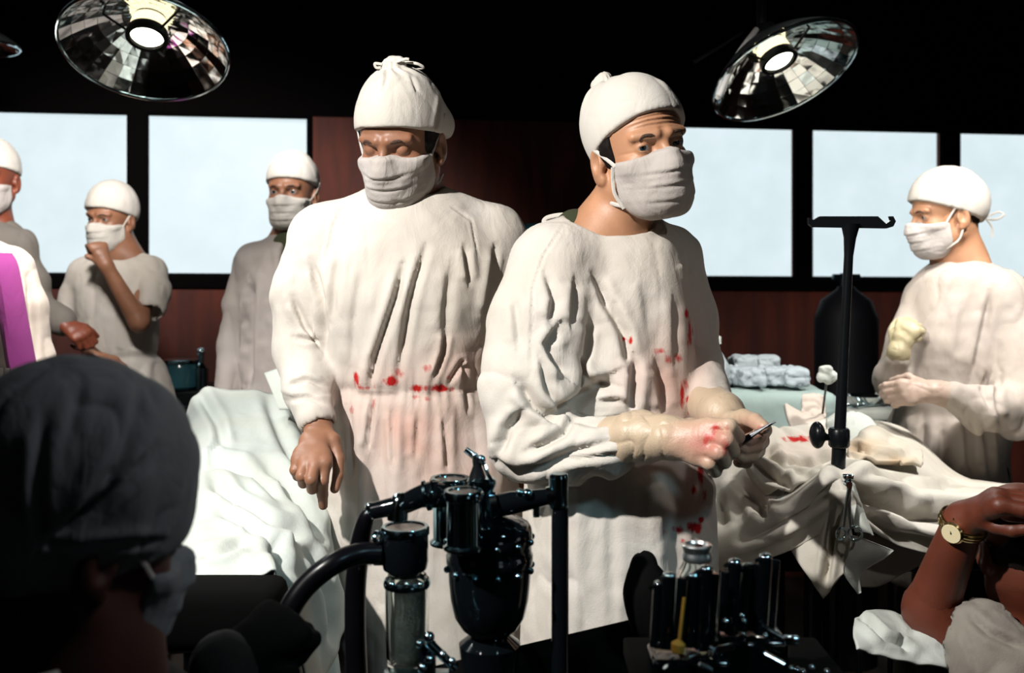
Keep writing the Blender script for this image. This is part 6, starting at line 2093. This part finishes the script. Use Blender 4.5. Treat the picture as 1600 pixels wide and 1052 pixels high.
    # upright post
    t = thing('upright_post', P(874, 1050, D), 'vertical black post with a chrome sleeve top, right of the canister', 'post')
    vlathe(MB(), 875, D, [(1130, 13.5), (800, 13.5), (792, 13.5)]).build('tube', M['gloss_black'], t)
    vlathe(MB(), 873, D, [(794, 14), (790, 16), (786, 15.5), (748, 15.5), (742, 14.5), (740, 12)]).build('sleeve', M['dark_chrome'], t)
    # manifold with small knobs at the foot
    t = thing('manifold', P(690, 1040, D - 0.08), 'cluster of small chrome knobs and rods at the foot of the glass jar', 'manifold')
    MB().tube([P(668, 1060, D - 0.08), P(668, 1004, D - 0.08)], 0.010, 16).build('rod', M['gloss_black'], t)
    MB().tube([P(670, 1004, D - 0.09), P(690, 1024, D - 0.09), P(712, 1044, D - 0.09)], 0.0055, 12).build('arm', M['dark_chrome'], t)
    for x_, y_, r in ((670, 996, .007), (655, 1006, .005), (671, 1030, .0055), (692, 1024, .005), (706, 1034, .005), (660, 1044, .006)):
        MB().ball(P(x_, y_, D - 0.095), r, 14).build('knob', M['chrome'], t)
    MB().box(P(650, 1062, D - 0.08), (0.04, 0.02, 0.006), bev=0.003).build('plate', M['dark_chrome'], t)


def flow_rack():
    D = 1.10
    b = thing('glass_bottle', P(1088, 1010, D + 0.05), 'clear bottle with a shiny ringed metal cap standing in the dark rack', 'bottle')
    d = D + 0.06
    vlathe(MB(), 1089, d, [(1010, 28), (1004, 31), (905, 31), (895, 29), (884, 24), (876, 20), (872, 19), (872, 17), (878, 18), (896, 26), (906, 29), (1004, 29)], cap=False).build('shell', M['clear_glass'], b)
    vlathe(MB(), 1089, d, [(876, 21), (873, 24), (866, 24), (863, 22.5), (859, 22.5), (856, 24), (852, 24), (850, 22), (850, 18), (854, 15), (856, 3)], cap=True).build('cap', M['cap_steel'], b)
    vlathe(MB(), 1092, d, [(855, 6), (851, 5.5)]).build('stopper', M['black'], b)
    r = thing('flowmeter_rack', P(1110, 1060, D), 'black rack of glossy upright flow tubes at the bottom edge', 'rack')
    # slightly leaning tubes, two banks
    tubes = [(1030, 912, 1024, 1010, -0.02, 9), (1046, 899, 1040, 1012, -0.03, 11), (1066, 903, 1058, 1020, -0.035, 8), (1084, 899, 1076, 1010, -0.03, 10), (1103, 888, 1096, 1015, -0.03, 11), (1118, 896, 1110, 1005, -0.02, 7),
             (1134, 892, 1128, 985, 0.0, 8), (1148, 878, 1142, 990, 0.0, 11), (1168, 884, 1160, 985, 0.01, 9), (1183, 880, 1176, 985, 0.01, 8), (1196, 870, 1188, 990, 0.0, 11), (1212, 875, 1204, 985, 0.02, 7)]
    for i, (x0, y0, x1, y1, dz, rp) in enumerate(tubes):
        dd = D + dz
        a, c = P(x0, y0, dd), P(x1, y1, dd)
        rr = rp / F * dd
        MB().tube([c, c + (a - c) * 0.98, a], [rr, rr, rr * 0.7], 18).build('flow_tube', M['gloss_black'], r)
        if rp >= 9:
            MB().ball(a + V(0, 0, 0.001), (rr * 0.9, rr * 0.9, rr * 0.35), 16).build('tube_cap', M['chrome'], r)
            MB().tube([a + V(-rr * 0.9, -0.002, -0.002), a + V(-rr * 0.9 - 0.005, -0.004, -0.004)], 0.0024, 8).build('tube_clip', M['chrome'], r)
    # amber scale tube
    MB().tube([P(1069, 934, D - 0.05), P(1061, 1004, D - 0.055)], 0.0017, 10).tube([P(1061, 1000, D - 0.055), P(1060, 1006, D - 0.055), P(1059, 1018, D - 0.055)], [0.002, 0.0075, 0.007], 10).build('scale', M['amber'], r)
    MB().tube([P(1122, 912, D - 0.02), P(1111, 1000, D - 0.02)], 0.0009, 8).build('fine_tube', M['amber_dim'], r)
    MB().box(P(1075, 1048, D), (0.042, 0.03, 0.022), bev=0.006).build('housing', M['gloss_black'], r)
    MB().box(P(1165, 1020, D + 0.02), (0.042, 0.03, 0.024), bev=0.006).build('housing', M['gloss_black'], r)
    for c0, c1, w in ((P(1072, 1034, D - 0.05), P(1094, 1024, D - 0.05), 0.0035), (P(1118, 1018, D - 0.05), P(1148, 1010, D - 0.05), 0.0045), (P(1068, 1022, D - 0.05), P(1062, 1026, D - 0.05), 0.003),
                      (P(1108, 1010, D - 0.05), P(1120, 1018, D - 0.05), 0.002), (P(1040, 1042, D - 0.05), P(1046, 1050, D - 0.05), 0.0035), (P(1092, 1040, D - 0.05), P(1112, 1048, D - 0.05), 0.0035)):
        MB().tube([c0, c1], w, 10).build('bracket', M['chrome'], r)
    for x_, y_ in ((1085, 983), (1095, 996), (1135, 971), (1160, 962), (1163, 970), (1162, 991), (1173, 1008), (1196, 993), (1050, 1030), (1030, 1006)):
        MB().ball(P(x_, y_, D - 0.03), 0.0028, 12).build('screw', M['chrome'], r)
    # side lever and the plates at the right foot
    l = thing('rack_lever', P(1220, 990, D), 'chrome lever ending in a small square plate, right of the flow tubes', 'lever')
    MB().tube([P(1188, 972, D - 0.02), P(1200, 984, D - 0.02), P(1222, 996, D - 0.02)], 0.0028, 10).build('arm', M['chrome'], l)
    MB().box(P(1236, 1001, D - 0.02), (0.0085, 0.004, 0.0045), bev=0.0015).build('plate', M['chrome'], l)
    t = thing('steel_rod', P(1220, 1040, D), 'pale slanting rod with small studs at the bottom edge under the lever', 'rod')
    MB().tube([P(1193, 1023, D - 0.04), P(1224, 1040, D - 0.045)], 0.0040, 12).build('rod', M['bright_steel'], t)
    for x_, y_ in ((1236, 1045), (1246, 1047), (1254, 1050), (1268, 1044), (1292, 1050)):
        MB().ball(P(x_, y_, D - 0.045), 0.0032, 12).build('stud', M['chrome'], t)
    base = thing('equipment_trolley', V(P(1160, 0, D)[0], D + 0.05, 0), 'black trolley top along the bottom edge under the flow tubes', 'trolley')
    MB().box(V(P(1165, 0, D)[0], D + 0.04, P(0, 1085, D)[2]), (0.12, 0.10, 0.012), bev=0.004).build('shelf', M['matt_black'], base)
    for sx in (-0.1, 0.1):
        for sy in (-0.08, 0.1):
            MB().tube([V(P(1165, 0, D)[0] + sx, D + 0.04 + sy, 0), V(P(1165, 0, D)[0] + sx, D + 0.04 + sy, P(0, 1085, D)[2])], 0.012, 10).build('leg', M['black_paint'], base)
    # dark rubber bag hanging behind the rack
    g = thing('breathing_bag', P(1010, 900, 1.45), 'dark rubber breathing bag behind the flow tubes, against the gown', 'bag')
    v, q = mesh_sdf(lambda p: smin(ell(p, P(1012, 948, 1.34), (0.030, 0.025, 0.05)), rcone(p, P(1006, 880, 1.36), P(1010, 920, 1.35), 0.016, 0.022), 0.03), P(1012, 940, 1.34) - 0.11, P(1012, 940, 1.34) + 0.11, 0.004)
    n = vnormals(v, q)
    mesh_obj('bladder', v + n * (0.003 * fold_noise(v, (30, 30, 14), 3))[:, None], q, M['matt_black'], g)


M['cap_steel'] = mat('brushed_cap', (0.75, 0.82, 0.84), 0.3, 1.0)
M['gloss_black'] = mat('glossy_black', (0.002, 0.003, 0.004), 0.08, 0.0, **{'Specular IOR Level': 0.6})
M['disc'] = mat('smoky_glass_disc', (0.05, 0.045, 0.04), 0.12)
M['clear_glass'] = glass_mat('clear_glass', (0.93, 0.97, 0.95))
M['wick'] = mat('mesh_wick', (0.06, 0.07, 0.06), 0.6, bump=0.8, bscale=300, var=0.4, vscale=60)
M['amber'] = mat('amber_scale', (0.52, 0.27, 0.04), 0.4)
M['amber_dim'] = mat('dim_amber_tube', (0.35, 0.22, 0.10), 0.3)
machine(); flow_rack()
